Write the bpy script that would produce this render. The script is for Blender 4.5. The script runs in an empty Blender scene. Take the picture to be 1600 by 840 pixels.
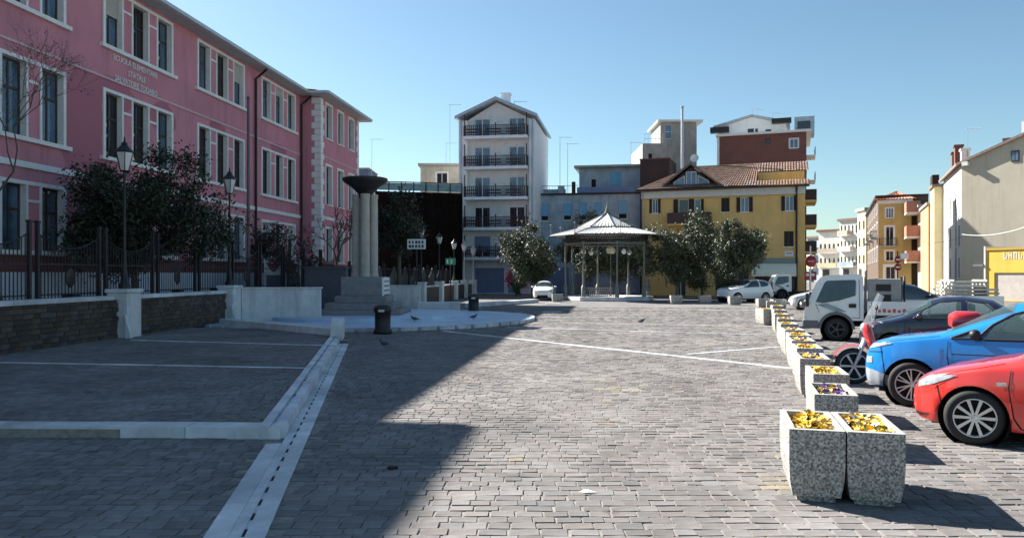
import bpy, bmesh, math, random
import numpy as np
from mathutils import Vector, Matrix
random.seed(7); RNG = np.random.default_rng(7)
SC = bpy.context.scene
COL = SC.collection
R = math.radians

# ------------------------------------------------------------------ camera
CAM_H, FPX, CX, HY = 2.0, 1200.0, 800.0, 428.0      # eye height; focal length, centre and horizon in photo pixels
cam = bpy.data.cameras.new('camera'); cam_o = bpy.data.objects.new('camera', cam); COL.objects.link(cam_o)
cam.sensor_width = 36; cam.lens = 36 * FPX / 1600; cam.shift_y = (HY - 420) / 1600
cam.clip_start = .1; cam.clip_end = 3000
cam_o.location = (0, 0, CAM_H); cam_o.rotation_euler = (R(90), 0, 0); SC.camera = cam_o

# ------------------------------------------------------------------ sky and sun
SUN_AZ, SUN_EL = 50.0, 35.8                          # degrees left of straight ahead, degrees above horizon
w = bpy.data.worlds.new('World'); SC.world = w; w.use_nodes = True
nt = w.node_tree; bg = nt.nodes['Background']
sky = nt.nodes.new('ShaderNodeTexSky'); sky.sky_type = 'NISHITA'; sky.sun_disc = False
sky.sun_elevation = R(SUN_EL); sky.sun_rotation = R(-SUN_AZ)
sky.air_density = 1.0; sky.dust_density = .5; sky.ozone_density = 3.0; sky.altitude = 0
tn = nt.nodes.new('ShaderNodeMix'); tn.data_type = 'RGBA'; tn.blend_type = 'MULTIPLY'; tn.inputs['Factor'].default_value = 1; tn.inputs['B'].default_value = (.98, 1.08, 1.0, 1)   # even white balance of the whole sky
nt.links.new(sky.outputs[0], tn.inputs['A']); nt.links.new(tn.outputs['Result'], bg.inputs[0]); bg.inputs[1].default_value = .05
sun = bpy.data.lights.new('sun', 'SUN'); sun_o = bpy.data.objects.new('sun', sun); COL.objects.link(sun_o)
sun.energy = 5.0; sun.angle = R(.5); sun.color = (1, .95, .88)
sd = Vector((-math.sin(R(SUN_AZ)) * math.cos(R(SUN_EL)), math.cos(R(SUN_AZ)) * math.cos(R(SUN_EL)), math.sin(R(SUN_EL))))
sun_o.rotation_euler = sd.to_track_quat('Z', 'Y').to_euler(); sun_o.location = (-30, 40, 60)
vs = SC.view_settings; vs.view_transform = 'Standard'; vs.look = 'None'; vs.gamma = 1; vs.use_curve_mapping = False; vs.exposure = 1.58
SC.cycles.max_bounces = 6; SC.cycles.diffuse_bounces = 3; SC.cycles.transparent_max_bounces = 12

# ------------------------------------------------------------------ helpers
def P(x, y, Y):                                      # world point seen at a photo pixel, Y metres ahead
    return ((x - CX) / FPX * Y, Y, CAM_H - (y - HY) / FPX * Y)
def G(x, y):                                         # ground point under a photo pixel
    Y = FPX * CAM_H / (y - HY); return ((x - CX) / FPX * Y, Y)
def lin(c):
    return tuple(((v / 255 + .055) / 1.055) ** 2.4 if v > 10 else v / 255 / 12.92 for v in c)

class MB:                                            # collects faces, then becomes one mesh object
    def __init__(s): s.v = []; s.f = []; s.m = []; s.sm = []
    def add(s, vs, fs, m=0, smooth=False):
        b = len(s.v); s.v += [tuple(p) for p in vs]
        for f in fs: s.f.append(tuple(i + b for i in f)); s.m.append(m); s.sm.append(smooth)
        return s
    def face(s, pts, m=0): return s.add(pts, [tuple(range(len(pts)))], m)
    def box(s, x0, x1, y0, y1, z0, z1, m=0, rot=0, org=None):
        vs = [(x, y, z) for z in (z0, z1) for y in (y0, y1) for x in (x0, x1)]
        if rot:
            o = org or ((x0 + x1) / 2, (y0 + y1) / 2); c, t = math.cos(rot), math.sin(rot)
            vs = [(o[0] + (x - o[0]) * c - (y - o[1]) * t, o[1] + (x - o[0]) * t + (y - o[1]) * c, z) for x, y, z in vs]
        return s.add(vs, [(0, 2, 3, 1), (4, 5, 7, 6), (0, 1, 5, 4), (1, 3, 7, 5), (3, 2, 6, 7), (2, 0, 4, 6)], m)
    def tube(s, p, q, r0, r1=None, n=8, m=0, cap=True):
        return s.path([p, q], [r0, r0 if r1 is None else r1], n, m, cap)
    def path(s, pts, rs, n=8, m=0, cap=True):
        pts = [Vector(p) for p in pts]; k = len(pts)
        if not hasattr(rs, '__len__'): rs = [rs] * k
        vs = []; ref = None
        for i, p in enumerate(pts):
            d = (pts[min(i + 1, k - 1)] - pts[max(i - 1, 0)]).normalized()
            if ref is None:
                ref = Vector((0, 0, 1)) if abs(d.z) < .9 else Vector((1, 0, 0))
            a = (ref - d * ref.dot(d)).normalized(); ref = a; b = d.cross(a)
            for j in range(n):
                t = 2 * math.pi * j / n; vs.append(p + (a * math.cos(t) + b * math.sin(t)) * rs[i])
        fs = [(i * n + j, i * n + (j + 1) % n, (i + 1) * n + (j + 1) % n, (i + 1) * n + j) for i in range(k - 1) for j in range(n)]
        s.add(vs, fs, m, True)
        if cap: s.add(vs[:n], [tuple(range(n - 1, -1, -1))], m); s.add(vs[-n:], [tuple(range(n))], m)
        return s
    def lathe(s, prof, n=16, m=0, c=(0, 0, 0), smooth=True, ph=0, a1=2 * math.pi):
        k = len(prof); vs = []
        for r, z in prof:
            for j in range(n):
                t = ph + 2 * math.pi * j / n; vs.append((c[0] + r * math.cos(t), c[1] + r * math.sin(t), c[2] + z))
        fs = [(i * n + j, i * n + (j + 1) % n, (i + 1) * n + (j + 1) % n, (i + 1) * n + j) for i in range(k - 1) for j in range(n)]
        return s.add(vs, fs, m, smooth)
    def prism(s, poly, y0, y1, m=0, ax='xz'):        # polygon in xz (or xy) extruded along the third axis
        n = len(poly)
        if ax == 'xz': a = [(p[0], y0, p[1]) for p in poly]; b = [(p[0], y1, p[1]) for p in poly]
        elif ax == 'xy': a = [(p[0], p[1], y0) for p in poly]; b = [(p[0], p[1], y1) for p in poly]
        else: a = [(y0, p[0], p[1]) for p in poly]; b = [(y1, p[0], p[1]) for p in poly]
        return s.add(a + b, [tuple(range(n - 1, -1, -1)), tuple(range(n, 2 * n))] + [(i, (i + 1) % n, n + (i + 1) % n, n + i) for i in range(n)], m)
    def ball(s, c, r, n=10, k=7, m=0, sc=(1, 1, 1)):
        prof = [(math.sin(math.pi * i / k) * r + 1e-4, -math.cos(math.pi * i / k) * r) for i in range(k + 1)]
        b = len(s.v); s.lathe(prof, n, m)
        for i in range(b, len(s.v)): x, y, z = s.v[i]; s.v[i] = (c[0] + x * sc[0], c[1] + y * sc[1], c[2] + z * sc[2])
        return s
    def xf(s, M, b=0):
        for i in range(b, len(s.v)): s.v[i] = tuple(M @ Vector(s.v[i]))
        return s
    def mesh(s, name, mats, fix=True):
        me = bpy.data.meshes.new(name); me.from_pydata(s.v, [], s.f)
        for m in (mats if isinstance(mats, (list, tuple)) else [mats]): me.materials.append(m)
        me.polygons.foreach_set('material_index', s.m); me.polygons.foreach_set('use_smooth', s.sm)
        if fix:
            bm = bmesh.new(); bm.from_mesh(me); bmesh.ops.recalc_face_normals(bm, faces=bm.faces); bm.to_mesh(me); bm.free()
        me.update(); return me
    def build(s, name, mats, parent=None, loc=None, rz=0, bevel=0, fix=True, seg=2):
        return put(name, s.mesh(name, mats, fix), parent, loc, rz, bevel, seg)

def put(name, me, parent=None, loc=None, rz=0, bevel=0, seg=2):
    o = bpy.data.objects.new(name, me); COL.objects.link(o)
    if parent: o.parent = parent
    if loc: o.location = loc
    if rz: o.rotation_euler = (0, 0, rz)
    if bevel:
        b = o.modifiers.new('bevel', 'BEVEL'); b.width = bevel; b.segments = seg; b.limit_method = 'ANGLE'
    return o
def tag(o, label, cat, group=None):
    o['label'] = label; o['category'] = cat
    if group: o['group'] = group
    return o
def thing(name, label, cat, loc=(0, 0, 0), rz=0, group=None):
    o = bpy.data.objects.new(name, None); COL.objects.link(o); o.location = loc; o.rotation_euler = (0, 0, rz); o.empty_display_size = .2
    return tag(o, label, cat, group)
def struct(o): o['kind'] = 'structure'; return o
def stuff(o): o['kind'] = 'stuff'; return o
def copy_tree(o, parent=None):
    c = o.copy(); COL.objects.link(c); c.parent = parent
    for ch in o.children: copy_tree(ch, c)
    return c

# ------------------------------------------------------------------ materials
MATS = {}
def M(name, col, rough=.8, var=.12, scale=3, bump=0, bscale=40, metal=0, spec=.5, coat=0, rnd=0, isl=0, col2=None, streak=0, trans=0, alpha=1, speck=None, wear=0):
    if name in MATS: return MATS[name]
    m = bpy.data.materials.new(name); MATS[name] = m; m.use_nodes = True
    t = m.node_tree; N = t.nodes; L = t.links; b = N['Principled BSDF']
    def n(ty, **k):
        o = N.new(ty)
        for a, v in k.items(): setattr(o, a, v)
        return o
    tc = n('ShaderNodeTexCoord'); no = n('ShaderNodeTexNoise'); no.inputs['Scale'].default_value = scale; no.inputs['Detail'].default_value = 6; no.inputs['Roughness'].default_value = .65
    L.new(tc.outputs['Object'], no.inputs['Vector'])
    fac = no.outputs['Fac']
    mr = n('ShaderNodeMapRange'); mr.inputs[1].default_value = .28; mr.inputs[2].default_value = .72
    L.new(fac, mr.inputs[0]); fac = mr.outputs[0]
    mx = n('ShaderNodeMix', data_type='RGBA'); L.new(fac, mx.inputs['Factor'])
    c2 = col2 or tuple(min(1, c * (1 + var)) for c in col); c1 = tuple(c * (1 - var) for c in col)
    mx.inputs['A'].default_value = (*c1, 1); mx.inputs['B'].default_value = (*c2, 1)
    out = mx.outputs['Result']
    if rnd or isl:
        hv = n('ShaderNodeHueSaturation')
        oi = n('ShaderNodeObjectInfo'); ge = n('ShaderNodeNewGeometry')
        ad = n('ShaderNodeMath', operation='ADD'); L.new(oi.outputs['Random'], ad.inputs[0]); L.new(ge.outputs['Random Per Island'], ad.inputs[1])
        fr = n('ShaderNodeMath', operation='FRACT'); L.new(ad.outputs[0], fr.inputs[0])
        q = n('ShaderNodeMapRange'); k = rnd or isl; q.inputs[3].default_value = 1 - k; q.inputs[4].default_value = 1 + k
        L.new(fr.outputs[0], q.inputs[0]); L.new(q.outputs[0], hv.inputs['Value'])
        m2 = n('ShaderNodeMath', operation='MULTIPLY'); m2.inputs[1].default_value = 7.3; L.new(fr.outputs[0], m2.inputs[0])
        f2 = n('ShaderNodeMath', operation='FRACT'); L.new(m2.outputs[0], f2.inputs[0])
        q2 = n('ShaderNodeMapRange'); q2.inputs[3].default_value = .6; q2.inputs[4].default_value = 1.5; L.new(f2.outputs[0], q2.inputs[0]); L.new(q2.outputs[0], hv.inputs['Saturation'])
        L.new(out, hv.inputs['Color']); out = hv.outputs['Color']
    if streak:                                       # rain streaks and grime with a shape of their own
        mp = n('ShaderNodeMapping'); mp.inputs['Scale'].default_value = (1.6, 1.6, .16); L.new(tc.outputs['Object'], mp.inputs['Vector'])
        n2 = n('ShaderNodeTexNoise'); n2.inputs['Scale'].default_value = 1.3; n2.inputs['Detail'].default_value = 8; n2.inputs['Roughness'].default_value = .7; L.new(mp.outputs[0], n2.inputs['Vector'])
        q = n('ShaderNodeMapRange'); q.inputs[1].default_value = .5; q.inputs[2].default_value = .75; q.inputs[4].default_value = streak; L.new(n2.outputs['Fac'], q.inputs[0])
        m3 = n('ShaderNodeMix', data_type='RGBA'); L.new(q.outputs[0], m3.inputs['Factor']); L.new(out, m3.inputs['A']); m3.inputs['B'].default_value = (*[c * .35 for c in col], 1); out = m3.outputs['Result']
    if speck:                                        # (scale, dark colour, light colour): exposed aggregate
        vo = n('ShaderNodeTexVoronoi'); vo.inputs['Scale'].default_value = speck[0]; L.new(tc.outputs['Object'], vo.inputs['Vector'])
        rp = n('ShaderNodeValToRGB'); L.new(vo.outputs['Color'], rp.inputs[0])
        e = rp.color_ramp.elements; e[0].position = .1; e[0].color = (*speck[1], 1); e[1].position = .9; e[1].color = (*speck[2], 1)
        x = e.new(.45); x.color = (*[c * .9 for c in col], 1)
        m4 = n('ShaderNodeMix', data_type='RGBA'); m4.inputs['Factor'].default_value = .75; L.new(out, m4.inputs['A']); L.new(rp.outputs[0], m4.inputs['B']); out = m4.outputs['Result']
    if wear:                                         # foot-worn, stained patches that run across neighbouring pieces
        gp_ = n('ShaderNodeNewGeometry'); nw = n('ShaderNodeTexNoise'); nw.inputs['Scale'].default_value = .55; nw.inputs['Detail'].default_value = 9; nw.inputs['Roughness'].default_value = .62; nw.inputs['Distortion'].default_value = .6; L.new(gp_.outputs['Position'], nw.inputs['Vector'])
        q = n('ShaderNodeMapRange'); q.inputs[1].default_value = .32; q.inputs[2].default_value = .68; q.inputs[3].default_value = 1 - wear; q.inputs[4].default_value = 1 + wear * .8; L.new(nw.outputs['Fac'], q.inputs[0])
        hw_ = n('ShaderNodeHueSaturation'); L.new(out, hw_.inputs['Color']); L.new(q.outputs[0], hw_.inputs['Value']); out = hw_.outputs['Color']
        vs_ = n('ShaderNodeTexVoronoi'); vs_.inputs['Scale'].default_value = .9; L.new(gp_.outputs['Position'], vs_.inputs['Vector'])
        q2 = n('ShaderNodeMapRange'); q2.inputs[1].default_value = .03; q2.inputs[2].default_value = .09; q2.inputs[3].default_value = .55; q2.inputs[4].default_value = 1; L.new(vs_.outputs['Distance'], q2.inputs[0])
        h2 = n('ShaderNodeHueSaturation'); L.new(out, h2.inputs['Color']); L.new(q2.outputs[0], h2.inputs['Value']); out = h2.outputs['Color']
    L.new(out, b.inputs['Base Color'])
    b.inputs['Roughness'].default_value = rough; b.inputs['Metallic'].default_value = metal
    b.inputs['Specular IOR Level'].default_value = spec; b.inputs['Coat Weight'].default_value = coat; b.inputs['Coat Roughness'].default_value = .04
    if trans: b.inputs['Transmission Weight'].default_value = trans
    if alpha < 1: b.inputs['Alpha'].default_value = alpha
    if bump:
        nb = n('ShaderNodeTexNoise'); nb.inputs['Scale'].default_value = bscale; nb.inputs['Detail'].default_value = 5; L.new(tc.outputs['Object'], nb.inputs['Vector'])
        bp = n('ShaderNodeBump'); bp.inputs['Strength'].default_value = bump; bp.inputs['Distance'].default_value = .02; L.new(nb.outputs['Fac'], bp.inputs['Height']); L.new(bp.outputs[0], b.inputs['Normal'])
    return m

WHITE = M('white_plaster', (.72, .72, .70), .85, .08, 2, .15)
TRIM = M('white_stone_trim', (.74, .73, .71), .75, .1, 4, .1)
ISTRIA = M('pale_istrian_stone', (.62, .63, .63), .7, .16, 2.2, .25, 30, streak=.5, wear=.15)
KERB = M('kerb_stone', (.54, .56, .58), .65, .2, 3, .25, 40, rnd=.12, wear=.34, spec=.25)
IRON = M('dark_iron', (.02, .02, .023), .45, .2, 8, metal=.3)
STEEL = M('galvanised_steel', (.45, .46, .47), .45, .1, 8, metal=.8)
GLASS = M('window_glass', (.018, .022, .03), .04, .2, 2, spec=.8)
GLASSB = M('window_glass_painted_sky', (.10, .17, .25), .05, .5, .8, spec=.8)  # sky reflection painted into the pane colour
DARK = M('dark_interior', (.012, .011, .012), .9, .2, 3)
WOODF = M('brown_window_wood', (.05, .025, .018), .6, .2, 6)
SHUT = M('dark_shutter', (.035, .018, .015), .65, .2, 6)
BLUER = M('roller_blind_painted_sky', (.16, .40, .60), .6, .08, 3)  # azure is reflected sky, put into the blind colour
ALU = M('white_frame_paint', (.70, .71, .72), .5, .06, 6)
RUBBER = M('tyre_rubber', (.018, .018, .019), .8, .15, 20)
TILE = M('terracotta_roof_tile', (.20, .125, .092), .85, .35, 5, .2, isl=.25)
CHROME = M('chrome', (.75, .75, .75), .15, .05, 5, metal=1)
BLACKP = M('black_plastic', (.015, .015, .016), .55, .15, 20)

# ------------------------------------------------------------------ facades
class Fac:                                           # a building; local x along its front, y inwards, z up
    def __init__(s, name, label, cat, p0, p1=None, th=None, group=None):
        s.p = Vector((p0[0], p0[1]))
        if p1 is not None: d = Vector(p1) - s.p; s.th = math.atan2(d.y, d.x); s.w = d.length
        else: s.th = R(th); s.w = 0
        s.d = Vector((math.cos(s.th), math.sin(s.th))); s.n = Vector((-math.sin(s.th), math.cos(s.th)))
        s.o = thing(name, label, cat, (p0[0], p0[1], 0), s.th, group)
    def px(s, x, y, off=0):                          # where a photo pixel lands on the front plane: (u, z)
        a = Vector(((x - CX) / FPX, 1)); p = s.p + s.n * off
        t = p.dot(s.n) / a.dot(s.n); return ((a * t - p).dot(s.d), CAM_H + (HY - y) / FPX * t)
    def rect(s, x0, y0, x1, y1, off=0):
        a = s.px(x0, (y0 + y1) / 2, off)[0]; b = s.px(x1, (y0 + y1) / 2, off)[0]; xm = (x0 + x1) / 2
        return (a, b, s.px(xm, y1, off)[1], s.px(xm, y0, off)[1])

def holed(mb, u0, u1, z0, z1, holes, y=0, depth=.22, m=0, mr=None):
    us = sorted({u0, u1} | {v for h in holes for v in h[:2] if u0 < v < u1}); zs = sorted({z0, z1} | {v for h in holes for v in h[2:4] if z0 < v < z1})
    for a, b in zip(us, us[1:]):
        for c, d in zip(zs, zs[1:]):
            x, z = (a + b) / 2, (c + d) / 2
            if any(h[0] < x < h[1] and h[2] < z < h[3] for h in holes): continue
            mb.face([(a, y, c), (b, y, c), (b, y, d), (a, y, d)], m)
    k = m if mr is None else mr
    for a, b, c, d in [h[:4] for h in holes]:
        e = y + depth
        mb.face([(a, y, c), (a, e, c), (a, e, d), (a, y, d)], k); mb.face([(b, y, c), (b, y, d), (b, e, d), (b, e, c)], k)
        mb.face([(a, y, c), (b, y, c), (b, e, c), (a, e, c)], k); mb.face([(a, y, d), (a, e, d), (b, e, d), (b, y, d)], k)

def body(F, u0, u1, z1, depth, holes, mat, z0=0, reveal=None, rd=.22, name='wall', top=True):
    mb = MB(); holed(mb, u0, u1, z0, z1, holes, 0, rd, 0, 1 if reveal else 0)
    mb.face([(u0, 0, z0), (u0, 0, z1), (u0, depth, z1), (u0, depth, z0)]); mb.face([(u1, 0, z0), (u1, depth, z0), (u1, depth, z1), (u1, 0, z1)])
    mb.face([(u0, depth, z0), (u0, depth, z1), (u1, depth, z1), (u1, depth, z0)])
    if top: mb.face([(u0, 0, z1), (u1, 0, z1), (u1, depth, z1), (u0, depth, z1)])
    return mb.build(name, [mat, reveal] if reveal else mat, F.o, fix=False)

def win(F, h, frame=ALU, pane=GLASS, nx=2, nz=1, rd=.16, fw=.06, sill=TRIM, trim=0, trim_m=None, shut=None, closed=False, roll=0, roll_m=None, transom=0, y=0):
    a, b, c, d = h; mb = MB(); y0, y1 = y + rd - .05, y + rd
    mb.box(a, a + fw, y0, y1, c, d).box(b - fw, b, y0, y1, c, d).box(a + fw, b - fw, y0, y1, c, c + fw).box(a + fw, b - fw, y0, y1, d - fw, d)
    for i in range(1, nx): x = a + (b - a) * i / nx; mb.box(x - fw * .5, x + fw * .5, y0, y1, c + fw, d - fw)
    for i in range(1, nz): z = c + (d - c) * i / nz; mb.box(a + fw, b - fw, y0 + .004, y1, z - fw * .4, z + fw * .4)
    if transom: z = c + (d - c) * transom; mb.box(a + fw, b - fw, y0 - .006, y1, z - fw * .6, z + fw * .6)
    o = mb.build('window', frame, F.o)
    MB().face([(a + fw * .5, y1 - .02, c + fw * .5), (b - fw * .5, y1 - .02, c + fw * .5), (b - fw * .5, y1 - .02, d - fw * .5), (a + fw * .5, y1 - .02, d - fw * .5)]).build('pane', pane, o, fix=False)
    if sill: MB().box(a - .08, b + .08, y - .10, y + .05, c - .08, c - .003).build('sill', sill, o)
    if trim:
        t = MB(); m = .025
        t.box(a - trim, a, y - m, y + .02, c, d + trim).box(b, b + trim, y - m, y + .02, c, d + trim).box(a, b, y - m, y + .02, d, d + trim)
        t.build('surround', trim_m or TRIM, o)
    if roll:
        MB().box(a + .02, b - .02, y0 - .05, y0 - .02, d - (d - c) * roll, d).build('roller_blind', roll_m or BLUER, o)
    if shut:
        wS = (b - a) / 2
        for s in (0, 1):
            t = MB()
            if closed: x0, x1, yy = (a + .01, a + wS - .005, y + .02) if s == 0 else (a + wS + .005, b - .01, y + .02)
            else: x0, x1, yy = (a - wS * .95, a - .02, y - .07) if s == 0 else (b + .02, b + wS * .95, y - .07)
            t.box(x0, x0 + .07, yy, yy + .045, c, d).box(x1 - .07, x1, yy, yy + .045, c, d).box(x0 + .07, x1 - .07, yy, yy + .045, c, c + .08).box(x0 + .07, x1 - .07, yy, yy + .045, d - .08, d)
            k = max(4, int((d - c) / .12))
            for i in range(k): z = c + .08 + (d - c - .16) * i / k; t.add([(x0 + .07, yy + .004, z), (x1 - .07, yy + .004, z), (x1 - .07, yy + .04, z + .11), (x0 + .07, yy + .04, z + .11)], [(0, 1, 2, 3)])
            t.build('shutter', shut, o, fix=False)
    return o

def balcony(F, a, b, z, dep, slab=WHITE, rail=IRON, th=.16, rh=1.0, step=.14, solid=None, bw=.012):
    o = MB().box(a, b, -dep, -.002, z - th, z).build('balcony', slab, F.o)
    mb = MB()
    if solid:
        mb.box(a, b, -dep, -dep + .05, z + .04, z + rh).box(a, a + .05, -dep + .05, -.003, z + .04, z + rh).box(b - .05, b, -dep + .05, -.003, z + .04, z + rh)
        mb.build('parapet', solid, o)
    else:
        for zz in (z + .12, z + rh): mb.box(a + .02, b - .02, -dep + .02, -dep + .06, zz - .025, zz + .025)
        for x in (a + .02, b - .06):
            for zz in (z + .12, z + rh): mb.box(x, x + .04, -dep + .06, -.003, zz - .025, zz + .025)
        k = int((b - a) / step)
        for i in range(k + 1): x = a + .03 + (b - a - .06) * i / k; mb.box(x - bw, x + bw, -dep + .03, -dep + .05, z + (.0 if i % 8 == 0 else .145), z + rh - .025)
        for i in range(int(dep / step)): 
            for x in (a + .04, b - .04): mb.box(x - .012, x + .012, -dep + .08 + i * step, -dep + .1 + i * step, z + .145, z + rh - .025)
        mb.build('railing', rail, o)
    return o

def tile_slope(mb, e0, e1, r0, r1, pitch=.24, amp=.05, rows=10, m=0):   # ridged clay tiles from eave e0-e1 up to ridge r0-r1
    e0, e1, r0, r1 = map(Vector, (e0, e1, r0, r1)); nrm = (e1 - e0).cross(r0 - e0).normalized()
    if nrm.z < 0: nrm = -nrm
    n = max(2, int((e1 - e0).length / pitch))
    for j in range(rows):
        t0, t1 = j / rows, (j + 1) / rows
        A, B, C, D = e0.lerp(r0, t0), e1.lerp(r1, t0), e0.lerp(r0, t1), e1.lerp(r1, t1)
        for i in range(n):
            vs = []
            for k, o in ((0, 0), (.25, .8), (.5, 1), (.75, .8), (1, 0)):
                s = (i + k) / n; vs += [A.lerp(B, s) + nrm * (amp * o + .03), C.lerp(D, s) + nrm * amp * o]
            mb.add(vs, [(0, 2, 3, 1), (2, 4, 5, 3), (4, 6, 7, 5), (6, 8, 9, 7)], m, True)

def antenna(name, label, p, h, arms=1, group='roof antennas', mat=STEEL):
    o = MB().tube((0, 0, 0), (0, 0, h), .03, .02, 6).build(name, mat, None, p)
    tag(o, label, 'antenna', group)
    for k in range(arms):
        z = h * (1 - .12 * k); mb = MB().tube((-.15, 0, z - .05), (1.3, .1, z - .05), .018, None, 5)
        for i in range(7): x = 0 + i * .2; mb.tube((x, -.35 + .02 * i, z - .05), (x, .35 - .02 * i, z - .05), .012, None, 4)
        mb.build('boom', mat, o)
    return o

def text_mesh(body_, size, ext=.02, align='CENTER'):
    cu = bpy.data.curves.new('lettering', 'FONT'); cu.body = body_; cu.size = size; cu.extrude = ext; cu.align_x = align; cu.resolution_u = 2
    t = bpy.data.objects.new('tmp', cu); COL.objects.link(t); dg = bpy.context.evaluated_depsgraph_get(); dg.update()
    me = bpy.data.meshes.new_from_object(t.evaluated_get(dg)); bpy.data.objects.remove(t); me.name = 'lettering'; me.materials.clear(); return me
# ================================================================== ground
def pave_mat():
    m = bpy.data.materials.new('far_paving'); m.use_nodes = True; t = m.node_tree; N = t.nodes; L = t.links; b = N['Principled BSDF']
    tc = N.new('ShaderNodeTexCoord'); br = N.new('ShaderNodeTexBrick'); L.new(tc.outputs['Object'], br.inputs['Vector'])
    br.inputs['Color1'].default_value = (.215, .205, .202, 1); br.inputs['Color2'].default_value = (.145, .137, .137, 1); br.inputs['Mortar'].default_value = (.25, .24, .225, 1)
    br.inputs['Scale'].default_value = 1; br.inputs['Brick Width'].default_value = .25; br.inputs['Row Height'].default_value = .155; br.inputs['Mortar Size'].default_value = .008
    no = N.new('ShaderNodeTexNoise'); no.inputs['Scale'].default_value = .35; no.inputs['Detail'].default_value = 8; L.new(tc.outputs['Object'], no.inputs['Vector'])
    mr = N.new('ShaderNodeMapRange'); mr.inputs[1].default_value = .3; mr.inputs[2].default_value = .7; mr.inputs[3].default_value = .8; mr.inputs[4].default_value = 1.2; L.new(no.outputs['Fac'], mr.inputs[0])
    hv = N.new('ShaderNodeHueSaturation'); L.new(br.outputs['Color'], hv.inputs['Color']); L.new(mr.outputs[0], hv.inputs['Value']); L.new(hv.outputs[0], b.inputs['Base Color'])
    b.inputs['Roughness'].default_value = .9; b.inputs['Specular IOR Level'].default_value = .08
    return m
FARP = pave_mat()
SETT = M('porphyry_sett', (.190, .179, .173), .9, .2, 9, .2, 60, rnd=.16, wear=.24, spec=.08)
SETTB = M('buff_repair_sett', (.235, .212, .175), .9, .2, 9, .3, 60, rnd=.2, spec=.08)
BED = M('sandy_joint', (.25, .235, .21), .95, .3, 12, .3, 80, spec=.05)
gb = MB(); gb.face([(-1500, -200, -.03), (1500, -200, -.03), (1500, 2500, -.03), (-1500, 2500, -.03)])
struct(gb.build('ground', FARP, fix=False))

KX0, KD = -.863 - .1735 * 4.0, Vector((-.171, .985)).normalized()      # gutter line
KTH = math.atan2(KD.y, KD.x); KN = Vector((-math.sin(KTH), math.cos(KTH))); KO = Vector((KX0, 4.0))
def kpt(u, v): p = KO + KD * u + KN * v; return (p.x, p.y)
WTH = math.atan2(1, .06); WO = Vector((-12.95 + .06 * 12, 12.0)); WD = Vector((math.cos(WTH), math.sin(WTH))); WN = Vector((-math.sin(WTH), math.cos(WTH)))
def wx(Y): return -12.95 + .06 * Y
DISC, DR = (-6.5, 34.0), 7.3
CORN = (-2.80, 9.36)

def in_raised(x, y):                                 # the slightly raised paved area on the left
    kx = -.863 - .1735 * y - .29
    return (x < kx) & (y > 9.38) & (y < 26.3 - .12 * (x + 5)) & (x > wx(y) - .3)
def in_gutter(x, y): kx = -.863 - .1735 * y; return (x < kx + .06) & (x > kx - .5 + 0 * y) & (y < 24)
def sett_arrays(x0, x1, y0, y1, keep, zoff):
    rows = np.arange(y0, y1, .155); out = []
    for j, r in enumerate(rows):
        x = x0 - RNG.random() * .2
        L = RNG.uniform(.16, .25, int((x1 - x0) / .16) + 4); xs = x + np.concatenate([[0], np.cumsum(L)]); k = np.searchsorted(xs, x1)
        wob = .012 * np.sin(xs[:k] * .9 + j * .35)
        out.append(np.stack([xs[:k], xs[1:k + 1], np.full(k, r) + wob, np.full(k, r + .155) + wob], 1))
    a = np.concatenate(out); cx, cy = (a[:, 0] + a[:, 1]) / 2, (a[:, 2] + a[:, 3]) / 2
    vis = np.abs(cx) < cy * .70 + 1.2
    return a[keep(cx, cy) & vis], zoff
def sett_geo(a, zoff):                               # one low chamfered block per row of a -> verts (n,8,3)
    n = len(a); g = .0045; c = .005
    x0, x1, y0, y1 = a[:, 0] + g, a[:, 1] - g, a[:, 2] + g, a[:, 3] - g
    h = zoff + RNG.uniform(-.003, .003, n); tx = RNG.uniform(-.0025, .0025, n); ty = RNG.uniform(-.0035, .0035, n)
    V = np.zeros((n, 8, 3)); j = lambda: RNG.uniform(-.005, .005, n)
    for i, (xx, yy) in enumerate(((x0, y0), (x1, y0), (x1, y1), (x0, y1))):
        V[:, i, 0] = xx + j(); V[:, i, 1] = yy + j(); V[:, i, 2] = zoff - .028
        sx = np.where(xx == x0, 1, -1); sy = np.where(yy == y0, 1, -1)
        V[:, 4 + i, 0] = V[:, i, 0] + c * sx; V[:, 4 + i, 1] = V[:, i, 1] + c * sy; V[:, 4 + i, 2] = h - sx * tx - sy * ty
    return V
SF = [(4, 5, 6, 7), (0, 1, 5, 4), (1, 2, 6, 5), (2, 3, 7, 6), (3, 0, 4, 7)]
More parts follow.
